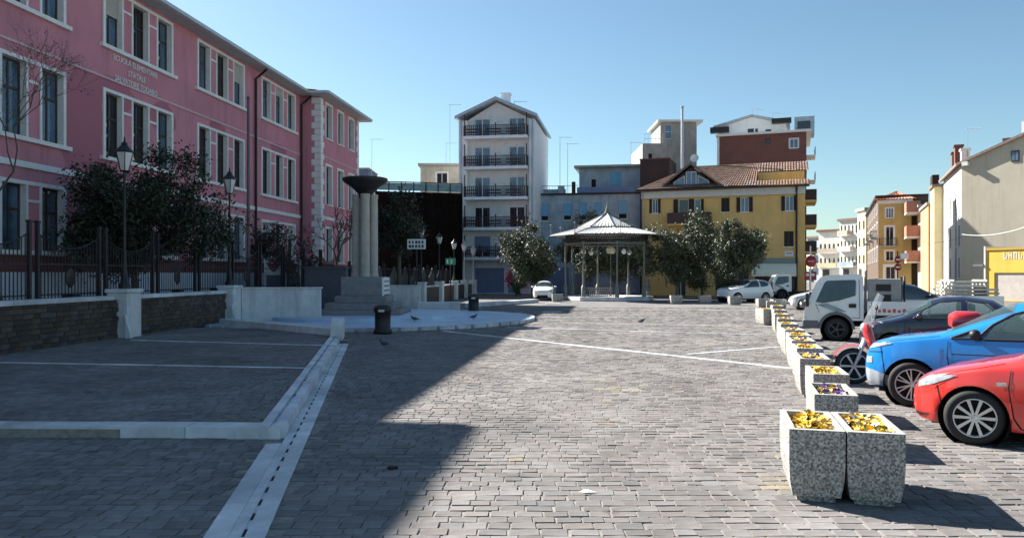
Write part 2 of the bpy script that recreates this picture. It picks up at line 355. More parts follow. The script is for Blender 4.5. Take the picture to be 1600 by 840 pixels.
def lay_setts(parent, a, zoff, nind, special=None):
    d = a[:, 2] ** 2 + ((a[:, 0] + a[:, 1]) / 2) ** 2
    vis = (np.abs((a[:, 0] + a[:, 1]) / 2) < a[:, 2] * .66) & (a[:, 2] > 5.75)
    order = np.argsort(np.where(vis, d, d + 1e6)); a = a[order]; V = sett_geo(a, zoff)
    kinds = [V[k] - V[k][:4].mean(0) for k in range(min(12, len(V)))]
    meshes = {}
    for k in range(nind):
        ctr = V[k][:4].mean(0); L = round((a[k, 1] - a[k, 0]) / .02)
        if L not in meshes:
            meshes[L] = []
        if len(meshes[L]) < 3:
            me = bpy.data.meshes.new('sett'); me.from_pydata([tuple(p) for p in V[k] - ctr], [], SF); me.materials.append(SETT); meshes[L].append(me); q = me
        else: q = random.choice(meshes[L])
        put('sett', q, parent, tuple(ctr))
    W = V[nind:]; n = len(W)
    me = bpy.data.meshes.new('setts'); me.vertices.add(n * 8); me.vertices.foreach_set('co', W.reshape(-1))
    f = (np.array(SF)[None] + np.arange(n)[:, None, None] * 8).reshape(-1)
    me.loops.add(len(f)); me.loops.foreach_set('vertex_index', f); me.polygons.add(n * 5); me.polygons.foreach_set('loop_start', np.arange(n * 5) * 4)
    me.materials.append(SETT); me.materials.append(SETTB)
    if special is not None: me.polygons.foreach_set('material_index', np.repeat(special(a[nind:]), 5).astype(np.int32))
    me.polygons.foreach_set('use_smooth', np.zeros(n * 5, bool)); me.update(calc_edges=True); me.validate()
    stuff(put('setts', me, parent))

sq = MB(); sq.face([(-12, 3, -.010), (36, 3, -.010), (36, 46, -.010), (-12, 46, -.010)])
SQUARE = struct(sq.build('paved_square', BED, fix=False))
def keep_sq(x, y): return ~in_raised(x, y) & ~in_gutter(x, y) & ((x - DISC[0]) ** 2 + (y - DISC[1]) ** 2 > (DR + .05) ** 2) & (x > wx(y) + .2)
def special(a):
    cx, cy = (a[:, 0] + a[:, 1]) / 2, a[:, 2]; r = RNG.random(len(a)); s = r < .006
    for (px, py, rx, ry, pr) in ((965, 610, .45, .35, .8), (945, 594, .3, .25, .7), (1235, 760, .25, .3, .8), (1220, 745, .2, .2, .6), (1050, 603, .5, .3, .3), (1130, 800, .5, .3, .25), (900, 770, .3, .1, .4)):
        g = G(px, py); s |= ((cx - g[0]) / rx) ** 2 + ((cy - g[1]) / ry) ** 2 < r / (1 - pr + .01) * 0 + np.where(RNG.random(len(a)) < pr, 1, 0)
    return s
a, z = sett_arrays(-8, 32, 4.8, 46, keep_sq, 0); lay_setts(SQUARE, a, 0, 300, special)

RZ = .12
rb = MB(); kx = lambda y: -.863 - .1735 * y - .3
rb.prism([(kx(9.4), 9.4), (kx(23.6), 23.6), (-6.2, 26.2), (-11.4, 27.0), (wx(27) - .4, 27), (wx(9.4) - .4, 9.4)], -.02, RZ - .016, ax='xy')
RAISED = struct(rb.build('raised_paving', BED))
a, z = sett_arrays(-13.2, -2, 9.7, 27, lambda x, y: in_raised(x + .25, y) & in_raised(x, y), RZ); lay_setts(RAISED, a, RZ, 150)
def strip(parent, p, q, wd, z0, z1, name='stone_strip', seg=1.1, mat=KERB):
    p, q = Vector(p), Vector(q); L = (q - p).length; th = math.atan2(q.y - p.y, q.x - p.x); n = max(1, round(L / seg))
    me = MB().box(.004, L / n - .004, -wd / 2, wd / 2, z0, z1).mesh(name, mat)
    for i in range(n):
        o = put(name, me, parent, (*(p + (q - p) * (i / n)), random.uniform(-.002, .002)), th)
for x0, y0, x1, y1, wd in ((693, 517, 1262, 578, .17), (1075, 553, 1225, 541, .13), (792, 511, 1223, 524, .13), (832, 504, 1225, 510, .12), (832, 495, 1215, 497, .12), (880, 483, 1190, 484, .2)):
    strip(SQUARE, G(x0, y0), G(x1, y1), wd, -.02, .008)
DIRTY = M('dirty_gutter_stone', (.16, .15, .14), .9, .4, 5, .3)
strip(SQUARE, G(570, 567), G(985, 559.5), .13, -.02, .006, 'gutter_stone', 1.0, DIRTY)
for x, y in ((864, 474), (862, 487)):
    g = G(x, y); MB().box(-.5, .5, -.4, .4, -.02, .008).build('manhole_cover', KERB, SQUARE, (*g, 0))
for y0, y1, x0, x1 in ((566, 575, 0, 497), (531, 540, 205, 528)):
    f = lambda x, y: (lambda Y: ((x - CX) / FPX * Y, Y))(FPX * (CAM_H - RZ) / (y - HY))
    strip(RAISED, f(x0, y0), f(x1, y1), .13, RZ - .03, RZ + .008)
# edge stones of the raised area
strip(RAISED, (-12.2, 9.72), (CORN[0] - .02, 9.53), .34, -.02, RZ + .012, 'edge_stone', 1.25)
kerb = thing('kerb', 'long raised pale stone kerb with a slotted top beside the gutter', 'kerb', (*kpt(0, 0), 0), KTH)
kl = MB().box(.006, 1.244, .28, .40, -.02, RZ + .03).box(.006, 1.244, .46, .58, -.02, RZ + .03).box(.006, 1.244, .4, .46, -.02, RZ - .01).mesh('kerb_stone', KERB)
for i in range(11): put('kerb_stone', kl, kerb, (5.52 + i * 1.25, 0, random.uniform(-.004, .004)))
drain = thing('gutter', 'white stone gutter with a dashed drain slot running away from the camera', 'drain', (*kpt(0, 0), 0), KTH)
MB().box(-.8, 19.2, .0, .30, -.03, -.008).build('channel', DARK, drain)
ra = MB().box(.004, 1.196, .0, .155, -.025, .010).mesh('gutter_slab', KERB); rb_ = MB().box(.004, 1.196, .185, .277, -.025, .010).mesh('gutter_slab', KERB)
rc = MB().box(.004, 1.196, .281, .46, -.025, .010).mesh('gutter_slab', KERB); rd_ = MB().box(0, .2, .155, .185, -.025, .004).mesh('slot_bridge', KERB)
for i in range(16):
    u = -.8 + i * 1.2
    put('gutter_slab', ra, drain, (u, 0, random.uniform(-.003, .003)))
    if u < 5.0: put('gutter_slab', rc, drain, (u, 0, random.uniform(-.003, .003))); pass
    put('gutter_slab', rb_, drain, (u, 0, 0))
    for k in range(3): put('slot_bridge', rd_, drain, (u + .1 + .4 * k, 0, 0))
eb = MB(); eb.prism([(0, 0), (1.5, 0), (1.5, .62), (.5, .60), (0, .46)], -.02, .34)
tag(eb.build('kerb_end_block', ISTRIA, None, (*kpt(19.3, .24), 0), KTH, .02), 'pale stone block with a sloping top ending the long kerb', 'stone block')
lk = MB(); p = Vector(kpt(19.9, .6)); q = Vector((-10.9, 28.6)); th = math.atan2(q.y - p.y, q.x - p.x); L = (q - p).length
tag(MB().box(0, L, -.35, 0, -.02, .34).build('low_kerb', ISTRIA, None, (*p, 0), th, .015), 'low pale stone step below the white wall beside the brick piers', 'kerb')

# ================================================================== boundary wall with piers and fence
BRK = M('dark_wall_brick', (.070, .055, .045), .9, .35, 14, .4, 60, rnd=.35)
CORE = M('wall_mortar', (.06, .055, .05), .95, .2, 8)
wall = thing('boundary_wall', 'dark brick boundary wall with pale cap and two stone piers before the pink school', 'wall', (*WO, 0), WTH)
LW = 18.9
MB().box(0, LW, .10, .45, -.02, 1.24).build('core', CORE, wall)
cu = 0
for i in range(9):
    a0 = i * 2.1; MB().box(a0 + .004, a0 + 2.096, .02, .55, 1.243, 1.36).build('cap_stone', KERB, wall, bevel=.012)
bk = [MB().box(.006, l - .006, .045, .12, .006, .126).mesh('brick', BRK) for l in (.26, .31, .36)]
cells = []
for r in range(9):
    u = 4.8 - random.random() * .3
    while u < LW - .2:
        k = random.randrange(3); l = (.26, .31, .36)[k]
        if not any(a - .05 < u + l / 2 < b + .05 for a, b in ((10.7, 11.5), (18.1, 18.9))): cells.append((u, r * .132 + RZ - .02, k))
        u += l
cells.sort(key=lambda c: c[0]); rest = MB()
for i, (u, z, k) in enumerate(cells):
    l = (.26, .31, .36)[k]
    if i < 300: put('brick', bk[k], wall, (u, random.uniform(-.012, .01), z))
    else: d = random.uniform(-.012, .01); rest.box(u + .006, u + l - .006, .045 + d, .12, z + .006, z + .126)
stuff(rest.build('bricks', BRK, wall, fix=False))
for u in (10.72, 18.12):
    p_ = MB().box(u, u + .78, -.22, .40, -.02, 1.44).build('pier', ISTRIA, wall, bevel=.02)
    MB().box(u - .05, u + .83, -.27, .45, 1.443, 1.56).build('pier_cap', ISTRIA, p_, bevel=.02)
    MB().prism([(-.22, .05), (-.40, .05), (-.36, .3), (-.27, .55), (-.22, .8)], u - .12, u - .003, ax='yz').build('pier_foot', ISTRIA, p_)
fence = thing('iron_fence', 'dark iron railing fence with round medallions in front of the pink school', 'fence', (*(WO + WN * .9), 0), WTH)
bar = MB().box(-.011, .011, -.011, .011, 0, 1).mesh('bar', IRON); post = MB().box(-.045, .045, -.045, .045, 0, 2.35).box(-.06, .06, -.06, .06, 2.353, 2.42).mesh('post', IRON)
ped = MB().box(-.16, .16, -.16, .16, 0, .26).mesh('footing', IRON)
nb = 0; u = 5.0
while u < 34:
    for du in (0, .32): put('post', post, fence, (u + du, 0, 1.0))
    put('footing', ped, fence, (u + 1.75, 0, 1.18))
    n = 19; span = 2.75
    rail = MB()
    for z in (1.42, 2.25): rail.box(u + .39, u + .32 + span, -.012, .012, z, z + .04)
    top = [(u + .32 + span * i / 12, 0, 2.72 + .38 * (abs(i / 6 - 1)) ** 2) for i in range(13)]
    rail.path(top, .02, 5)
    if int(u) % 2 == 0:
        rail.lathe([(.02, -.015), (.19, -.015), (.22, 0), (.19, .015), (.02, .015)], 14, c=(0, 0, 0)); b0 = len(rail.v) - 70
        for i in range(b0, len(rail.v)): x, y, zz = rail.v[i]; rail.v[i] = (u + .3 + span * .5 + x, zz - .02, 1.9 + y * 1.3)
    rail.build('rail', IRON, fence)
    for i in range(1, n):
        if nb < 280:
            x = u + .32 + span * i / n; h = 2.72 + .38 * (abs(2 * i / n - 1)) ** 2 - 1.3
            o = put('bar', bar, fence, (x, 0, 1.3)); o.scale = (1, 1, h); nb += 1
    u += .32 + span
ter = MB(); ter.prism([(wx(12) - .6, 12), (wx(32) - .6, 32), (-10.2, 47), (-9.5, 62), (-20, 62), (-22, 12)], -.02, 1.1, ax='xy')
struct(ter.build('school_yard', M('yard_asphalt', (.10, .10, .10), .9, .2, 2, .2)))

# ================================================================== school
PINK = None
def pink_mat():
    m = M('pink_plaster', (.55, .225, .275), .88, .15, .4, .15, 30, streak=.45); t = m.node_tree; N = t.nodes; L = t.links; b = N['Principled BSDF']
    src = b.inputs['Base Color'].links[0].from_socket; tc = N.new('ShaderNodeTexCoord'); no = N.new('ShaderNodeTexNoise'); no.inputs['Scale'].default_value = .9; no.inputs['Detail'].default_value = 6; L.new(tc.outputs['Object'], no.inputs['Vector'])
    fac = None
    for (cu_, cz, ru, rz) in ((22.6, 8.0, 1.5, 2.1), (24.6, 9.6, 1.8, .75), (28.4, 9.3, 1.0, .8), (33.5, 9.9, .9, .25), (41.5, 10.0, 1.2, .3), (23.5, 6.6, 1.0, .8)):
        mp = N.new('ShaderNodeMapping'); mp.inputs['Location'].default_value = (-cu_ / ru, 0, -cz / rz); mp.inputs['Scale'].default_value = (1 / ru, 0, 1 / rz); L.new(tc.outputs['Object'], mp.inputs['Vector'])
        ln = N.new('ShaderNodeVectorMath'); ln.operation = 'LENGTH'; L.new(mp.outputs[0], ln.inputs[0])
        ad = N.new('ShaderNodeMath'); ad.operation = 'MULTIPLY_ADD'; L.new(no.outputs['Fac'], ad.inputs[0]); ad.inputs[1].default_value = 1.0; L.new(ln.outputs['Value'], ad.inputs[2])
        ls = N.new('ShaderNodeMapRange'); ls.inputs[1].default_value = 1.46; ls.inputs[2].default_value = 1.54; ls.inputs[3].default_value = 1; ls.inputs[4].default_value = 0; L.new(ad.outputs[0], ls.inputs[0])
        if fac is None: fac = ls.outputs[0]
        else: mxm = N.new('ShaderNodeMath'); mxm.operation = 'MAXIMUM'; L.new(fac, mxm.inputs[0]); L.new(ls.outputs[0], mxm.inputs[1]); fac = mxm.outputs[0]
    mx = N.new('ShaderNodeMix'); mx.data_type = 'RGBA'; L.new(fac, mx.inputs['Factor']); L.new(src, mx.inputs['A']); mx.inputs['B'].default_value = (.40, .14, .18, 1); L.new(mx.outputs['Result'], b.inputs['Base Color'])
    return m
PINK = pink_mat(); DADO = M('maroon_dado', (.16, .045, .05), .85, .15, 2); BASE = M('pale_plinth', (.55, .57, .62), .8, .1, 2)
SY0 = 8.0; SK = math.sqrt(1 + .115 ** 2)
S = Fac('school', 'three storey pink school building with white trimmed windows and a projecting wing', 'school', (-20.6 + .115 * SY0, SY0), th=math.degrees(math.atan2(1, .115)))
su = lambda Y: (Y - SY0) * SK
PW = 1.35; ZE = 14.2
grp = [su(31.8) + 7.47 * k for k in (-1, 0, 1, 2)]
floors = ((2.85, 5.2), (6.9, 9.6), (11.55, 13.9))
ww, pil = 1.12, .79
ws = []
for g in grp:
    for z0, z1 in floors:
        for k in range(3): a = g + .13 + k * (ww + pil); ws.append((a, a + ww, z0, z1))
u0, u1 = su(22.3), su(52.9)
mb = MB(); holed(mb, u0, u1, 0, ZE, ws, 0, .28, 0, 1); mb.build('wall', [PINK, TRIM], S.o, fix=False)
uw1 = su(61.2); wws = []
for k in range(3):
    for z0, z1 in floors: a = u1 + 1.15 + k * 2.45; wws.append((a, a + 1.15, z0, z1))
for (a, b, hs) in ((su(9), u0, []), (u1, uw1, wws)):
    mb = MB(); holed(mb, a, b, 0, ZE, hs, -PW, .35, 0, 1)
    mb.face([(a, -PW, 0), (a, -PW, ZE), (a, 10, ZE), (a, 10, 0)]); mb.face([(b, -PW, 0), (b, 10, 0), (b, 10, ZE), (b, -PW, ZE)]); mb.face([(a, 10, 0), (a, 10, ZE), (b, 10, ZE), (b, 10, 0)])
    mb.build('wing_wall', [PINK, TRIM], S.o, fix=False)
MB().face([(u0, 10, 0), (u0, 10, ZE), (u1, 10, ZE), (u1, 10, 0)]).build('rear_wall', PINK, S.o, fix=False)
SCH_GL = M('school_window_glass', (.012, .015, .02), .03, .5, .7, spec=.45)
PALEBL = M('cream_inner_blind', (.42, .40, .36), .9, .1, 3); SCH_SKY = M('school_glass_painted_sky', (.06, .11, .17), .03, .6, 1.1, spec=.7)  # brighter panes: mirrored sky painted into the glass colour
for i, h in enumerate(ws):
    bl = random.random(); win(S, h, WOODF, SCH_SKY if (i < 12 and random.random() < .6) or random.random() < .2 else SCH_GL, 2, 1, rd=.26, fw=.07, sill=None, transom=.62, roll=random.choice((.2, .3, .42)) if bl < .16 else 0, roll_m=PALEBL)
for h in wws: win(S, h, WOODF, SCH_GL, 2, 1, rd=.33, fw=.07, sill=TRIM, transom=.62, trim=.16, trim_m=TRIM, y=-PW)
for g in grp:
    W = 3 * ww + 2 * pil + .26
    for z0, z1 in floors:
        t = MB(); t.box(g - .02, g + .13, -.05, .01, z0, z1 + .14).box(g + W - .13, g + W + .02, -.05, .01, z0, z1 + .14).box(g + .13, g + W - .13, -.05, .01, z1, z1 + .14)
        for k in range(2):
            a = g + .13 + ww + k * (ww + pil)
            t.box(a, a + .1, -.04, .01, z0, z1).box(a + pil - .1, a + pil, -.04, .01, z0, z1).box(a + .1, a + pil - .1, -.03, .01, z0 + (z1 - z0) * .74, z0 + (z1 - z0) * .74 + .1)
        o = t.build('window_surround', TRIM, S.o)
        MB().box(g - .22, g + W + .22, -.16, .02, z0 - .16, z0 - .003).build('sill', TRIM, o)
        # paper decorations stuck inside the panes
pap = [M('paper_sticker_' + n, c, .9, .1) for n, c in (('white', (.6, .6, .6)), ('green', (.12, .4, .12)), ('blue', (.15, .25, .5)), ('yellow', (.6, .5, .12)))]
for g in grp[1:]:
    for z0, z1 in floors[1:]:
        for k in range(3):
            a = g + .13 + k * (ww + pil)
            for q in range(4):
                x, z = a + random.uniform(.15, ww * .45), z0 + .25 + q * .36 + random.uniform(-.05, .05); r = random.uniform(.06, .11)
                MB().lathe([(.001, 0), (r, 0)], 7).xf(Matrix.Translation((x, .225, z)) @ Matrix.Rotation(R(90), 4, 'X')).build('paper_sticker', random.choice(pap), S.o, fix=False)
def bands(a, b, y, skip=None):
    MB().box(a, b, y - .05, y - .002, 10.12, 10.21).build('string_course', M('pale_pink_course', (.58, .42, .44), .85, .1, 2), S.o); MB().box(a, b, y - .09, y - .002, 5.80, 6.02).build('string_course', TRIM, S.o)
    MB().box(a, b, y - .05, y - .002, 0, 2.07).build('plinth', BASE, S.o); MB().box(a, b, y - .03, y - .002, 2.073, 2.66).build('dado', DADO, S.o)
bands(u0, u1 - .01, 0); bands(u1, uw1, -PW); bands(su(9), u0 - .01, -PW)
SOFF = M('grey_soffit', (.45, .45, .45), .8, .1, 3); GUT = M('pale_gutter', (.5, .52, .55), .5, .1, 3, metal=.4)
e = MB(); e.box(su(9) - .8, u0 + .8, -PW - .8, 0, ZE, ZE + .12).box(u0 + .8, u1 - .8, -.8, 0, ZE, ZE + .12).box(u1 - .8, uw1 + .8, -PW - .8, 0, ZE, ZE + .12)
ev = e.build('eaves', SOFF, S.o)
e = MB()
for a, b, y in ((su(9) - .8, u0 + .8, -PW - .8), (u0 + .8, u1 - .8, -.8), (u1 - .8, uw1 + .8, -PW - .8)): e.box(a, b, y - .13, y - .002, ZE + .02, ZE + .19)
for u_, s_ in ((u0 + .8, 1), (u1 - .8, -1), (uw1 + .8, 1)): e.box(min(u_, u_ + .13 * s_) + .001, max(u_, u_ + .13 * s_), -PW - .8 if u_ < uw1 else -PW - .8, -.8 if u_ < uw1 else 8, ZE + .02, ZE + .187)
e.build('gutter', GUT, ev)
rf = MB(); r0, r1 = su(9) - .8, uw1 + .8; zt = ZE + .13
tile_slope(rf, (r0, -.8, zt), (r1, -.8, zt), (r0 + 5, 5, zt + 2.2), (r1 - 5, 5, zt + 2.2), .5, .06, 6)
tile_slope(rf, (r1, -PW - .8, zt), (r1, 10.5, zt), (r1 - 5, 5, zt + 2.2), (r1 - 5, 5.01, zt + 2.2), .5, .06, 6)
for a, b in ((u1 - .8, uw1 + .8), (su(9) - .8, u0 + .8)): tile_slope(rf, (a, -PW - .8, zt), (b, -PW - .8, zt), (a + 1, 0, zt + .5), (b - 1, 0, zt + .5), .5, .06, 2)
rf.face([(r0, 10.5, zt), (r1, 10.5, zt), (r1 - 5, 5, zt + 2.2), (r0 + 5, 5, zt + 2.2)])
rf.build('roof', TILE, S.o, fix=False)
for u_, y in ((S.px(397, 250)[0], 0), (u1 - .25, 0)):
    MB().path([(u_, -.8, ZE - .05), (u_, -.5, ZE - .3), (u_, -.12, ZE - .6), (u_, -.12, .2)], .075, 8).build('downpipe', IRON, S.o)
qa = MB().box(0, .62, -.05, 0, 0, .40).box(-.05, 0, -.05, .40, 0, .40).mesh('quoin', TRIM); qb = MB().box(0, .40, -.05, 0, 0, .40).box(-.05, 0, -.05, .62, 0, .40).mesh('quoin', TRIM)
qc = MB().box(-.6, 0, -.05, 0, 0, .40).mesh('quoin', TRIM); qd = MB().box(-.38, 0, -.05, 0, 0, .40).mesh('quoin', TRIM)
for i in range(27):
    z = 2.7 + i * .423
    put('quoin', qa if i % 2 else qb, S.o, (u1, -PW - .015, z)); put('quoin', qc if i % 2 else qd, S.o, (uw1, -PW - .015, z))
for line, x, y, size in (('SCUOLA ELEMENTARE', 212, 109, .36), ('STATALE', 213, 125, .36), ('SALVATORE TODARO', 213, 139, .35)):
    me = text_mesh(line, size, .015); me.materials.append(TRIM); u_, z = S.px(x, y)
    o = put('lettering', me, S.o, (u_, -.03, z)); o.rotation_euler = (R(90), 0, 0); o.scale = (.9, 1, 1)
# ================================================================== buildings across the square
CREAM = M('cream_render', (.66, .66, .60), .88, .14, 1.2, .1, 30, streak=.25); PALEB = M('pale_blue_render', (.72, .75, .79), .88, .1, 1.2, .1, 30, streak=.3)
GREYB = M('weathered_blue_grey_render', (.33, .41, .47), .9, .28, .9, .2, 20, streak=.6); BEIGE = M('weathered_beige_render', (.46, .42, .33), .9, .2, 1, .2, 20, streak=.5)
OCHRE = M('ochre_render', (.72, .455, .165), .88, .15, .4, .12, 25, streak=.3); BROWN = M('red_brown_render', (.17, .075, .06), .9, .15, 1, .2, 25, streak=.3)
DKBROWN = M('dark_brown_wall', (.045, .03, .03), .9, .2, 1, .2, 25); CONC = M('grey_concrete', (.33, .32, .30), .9, .25, 1.2, .2, 25, streak=.5)
BLUEG = M('blue_garage_metal', (.16, .20, .33), .6, .1, 2); AWN = M('cream_awning', (.84, .80, .62), .85, .06, 2); SILV = M('roof_flashing', (.38, .43, .50), .45, .1, 3, metal=.4)
ANTM = M('antenna_metal', (.35, .36, .38), .5, .1, 5, metal=.6)

# ---- five storey apartment block
A = Fac('apartment_block', 'tall narrow five storey apartment block with dark balconies and a low gable roof', 'building', (-5.35, 78.2), th=-9)
AW = 7.75; DEP = 12
slabs = [A.px(780, y)[1] for y in (215, 262, 309, 356, 402)]
zl, zr = A.px(719, 190)[1], A.px(836, 183)[1]; ze = (zl + zr) / 2; za = A.px(779, 160)[1]
hs = []
for z in slabs:
    for a, b in ((1.55, 3.2), (5.1, 6.75)): hs.append((a, b, z + .02, z + 2.15))
hs.append((1.6, 4.6, .1, 2.6)); hs.append((5.0, 6.2, .1, 2.4))
mb = MB(); holed(mb, .9, 7.2, 0, ze, hs, 0, .2); mb.face([(.9, 0, ze), (7.2, 0, ze), (AW / 2, 0, za)])
mb.build('wall', M('cool_grey_render', (.62, .65, .66), .88, .12, 1, .1, 30, streak=.35), A.o, fix=False)
mb = MB().box(0, .898, -.35, DEP, 0, ze - .1).box(7.202, AW, -.35, DEP, 0, ze - .1); mb.build('side_wall', PALEB, A.o)
MB().box(.9, 7.2, DEP - .3, DEP, 0, ze).build('rear_wall', PALEB, A.o)
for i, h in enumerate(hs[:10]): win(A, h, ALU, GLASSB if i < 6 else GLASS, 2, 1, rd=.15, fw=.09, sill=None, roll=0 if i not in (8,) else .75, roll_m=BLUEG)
MB().box(1.6, 4.6, .15, .19, .1, 2.6).build('garage_door', BLUEG, A.o); MB().box(5.0, 6.2, .14, .19, .1, 2.4).build('door', BLUEG, A.o)
for z in slabs:
    b = balcony(A, .72, 7.12, z, 1.3, PALEB, SHUT, .28, 1.05, .2, bw=.045)
    mb = MB()
    for k in range(5): x = .78 + k * 1.56; mb.box(x, x + .1, -1.32, -1.24, z, z + 1.3 + (.9 if k in (0, 4) else 0))
    for k in range(3): x = 1.0 + k * 2; mb.box(x, x + 1.5, -1.27, -1.255, z + .3, z + .42).box(x, x + 1.5, -1.27, -1.255, z + .6, z + .72)
    mb.build('railing_post', SHUT, b)
    MB().box(3.9, 4.5, -.03, -.003, z + .9, z + 1.35).build('meter_box', WHITE, A.o)
rf = MB()
for s in (-1, 1):
    x0, x1 = AW / 2, (AW + .3 if s > 0 else -.3); rf.add([(x0, -.9, za + .12), (x1, -.9, ze - .02), (x1, DEP + .2, ze - .02), (x0, DEP + .2, za + .12), (x0, -.9, za + .42), (x1, -.9, ze + .3), (x1, DEP + .2, ze + .3), (x0, DEP + .2, za + .42)], [(0, 1, 2, 3), (4, 5, 6, 7), (0, 1, 5, 4), (1, 2, 6, 5), (2, 3, 7, 6)])
rf.build('roof', SILV, A.o)
MB().box(AW / 2 - .1, AW / 2 + .8, 3, 3.8, za, za + 1.5).box(AW / 2 - .2, AW / 2 + .9, 2.9, 3.9, za + 1.5, za + 1.65).build('chimney', PALEB, A.o)
for x in (.25, 7.55): MB().tube((x, -.42, ze), (x, -.42, 0), .07, None, 6).build('downpipe', SILV, A.o)

# ---- low blue-grey house
B = Fac('blue_grey_house', 'weathered blue grey house with sky-tinted blinds and a roof terrace behind the bandstand', 'house', P(836, 428, 82)[:2], P(1000, 428, 80)[:2])
blinds = [B.rect(*r) for r in ((845, 318, 857, 345), (880, 318, 893, 344), (904, 317, 917, 344), (928, 316, 941, 343), (966, 313, 980, 342))]
blinds += [B.rect(*r) for r in ((880, 372, 893, 398), (928, 371, 941, 398), (966, 370, 980, 398))]
zt = B.px(920, 304)[1]
body(B, 0, B.w, zt, 10, blinds, GREYB)
for i, h in enumerate(blinds): win(B, h, ALU, DARK, 1, 1, roll=.72 if i < 5 else 1, roll_m=BLUER, sill=TRIM)
MB().box(-.05, B.w + .05, -.2, .15, zt, zt + .18).build('cornice', DKBROWN, B.o)
ua, ub = B.px(905, 280, 4)[0], B.px(1000, 280, 4)[0]; z2 = B.px(950, 262, 4)[1]
h2 = [B.rect(953, 268, 971, 292, 4), B.rect(923, 279, 932, 293, 4)]
mb = MB(); holed(mb, ua, ub, zt, z2, h2, 4, .2); mb.face([(ua, 4, zt), (ua, 4, z2), (ua, 10, z2), (ua, 10, zt)]); mb.face([(ub, 4, zt), (ub, 10, zt), (ub, 10, z2), (ub, 4, z2)]); mb.face([(ua, 10, zt), (ua, 10, z2), (ub, 10, z2), (ub, 10, zt)])
mb.build('upper_wall', GREYB, B.o, fix=False)
win(B, h2[0], ALU, GLASSB, 1, 1, roll=.9, y=4); win(B, h2[1], ALU, DARK, 1, 1, y=4)
MB().box(ua - .5, ub + .3, 3.2, 10.3, z2, z2 + .22).build('upper_roof', CONC, B.o)
MB().box(ua, ub - .6, 1.4, 1.5, zt, zt + .95).build('terrace_parapet', BLUEG, B.o)
MB().box(.2, 3.0, 2.4, 2.6, zt, zt + .9).box(2.2, 2.9, 2.0, 2.38, zt, zt + 1.2).build('terrace_wall', GREYB, B.o)
MB().box(3.4, 3.8, 5, 5.4, zt, zt + 2.0).build('chimney', DKBROWN, B.o)
rl = MB()
for i in range(14): x = .3 + i * .3; rl.box(x, x + .02, .3, .32, zt + .18, zt + 1.0)
rl.box(.2, 4.6, .3, .33, zt + 1.0, zt + 1.05); rl.build('terrace_railing', IRON, B.o)
MB().box(.5, 3.6, -.06, -.003, 0, 2.7).build('garage_door', BLUEG, B.o)
MB().box(4.3, 6.2, -.06, -.003, 0, 2.5).build('garage_door', BLUEG, B.o)

# ---- scaffolded dark building and beige house behind it
NET = M('scaffold_net_painted_shade', (.008, .007, .007), .98, .3, 2, spec=.02); TEAL = M('blue_green_sheet', (.10, .22, .25), .6, .3, 2)  # near-black net: the deep shade here is put into its colour
D = Fac('scaffolded_building', 'dark building wrapped in scaffold netting with painted-in shade and a blue green rail on top', 'building', P(588, 428, 70)[:2], P(722, 428, 72)[:2])
zt = D.px(650, 298)[1]; zu = D.px(650, 285)[1]
MB().box(0, D.w, 1.0, 11, 0, zt - .1).build('wall', DKBROWN, D.o)
n = 14
for i in range(n):
    x0, x1 = D.w * i / n, D.w * (i + 1) / n
    mb = MB(); k = 8
    vs = [(x0 + (x1 - x0) * a / 3, .16 + .06 * math.sin(a * 2.1 + i * 1.7 + b), .6 + (zt - .7) * b / k) for b in range(k + 1) for a in range(4)]
    mb.add(vs, [(b * 4 + a, b * 4 + a + 1, b * 4 + a + 5, b * 4 + a + 4) for b in range(k) for a in range(3)], 0, True); mb.build('net_panel', NET, D.o, fix=False)
mb = MB()
for i in range(8): x = D.w * i / 7; mb.tube((x, .02, 0), (x, .02, zu), .05, None, 6).tube((x, .9, 0), (x, .9, zt), .05, None, 6)
for k in range(5): z = .3 + k * 2.1; mb.tube((0, -.06, z), (D.w, -.06, z), .045, None, 6)
mb.build('scaffold_tube', NET, D.o)
for k in range(7): MB().box(D.w * k / 7 + .05, D.w * (k + 1) / 7 - .05, .05, .09, zt, zu - .08).build('rail_sheet', TEAL, D.o)
MB().tube((0, .0, zu), (D.w, .0, zu), .05, None, 6).build('top_rail', IRON, D.o)
E = Fac('beige_house', 'small weathered beige house rising behind the dark scaffold netting', 'house', P(657, 428, 84)[:2], P(722, 428, 84)[:2])
h = [E.rect(682, 270, 699, 286)]; zt = E.px(690, 259)[1]
body(E, 0, E.w, zt, 7, h, BEIGE); win(E, h[0], ALU, DARK, 2, 1, trim=.12); MB().box(-.25, E.w + .2, -.25, 7.2, zt + .003, zt + .25).build('roof', CONC, E.o)
E2 = Fac('blue_flat_roofed_house', 'dark blue flat roofed house end peeping out right of the pink school', 'house', P(556, 428, 95)[:2], P(576, 428, 95)[:2])
body(E2, -3, E2.w, E2.px(565, 264)[1], 6, [], M('slate_blue_wall', (.10, .13, .20), .9, .1, 1)); MB().box(-3.1, E2.w + .1, -.1, 6.1, E2.px(565, 264)[1] + .003, E2.px(565, 262)[1]).build('roof', CONC, E2.o)
stp = MB(); 

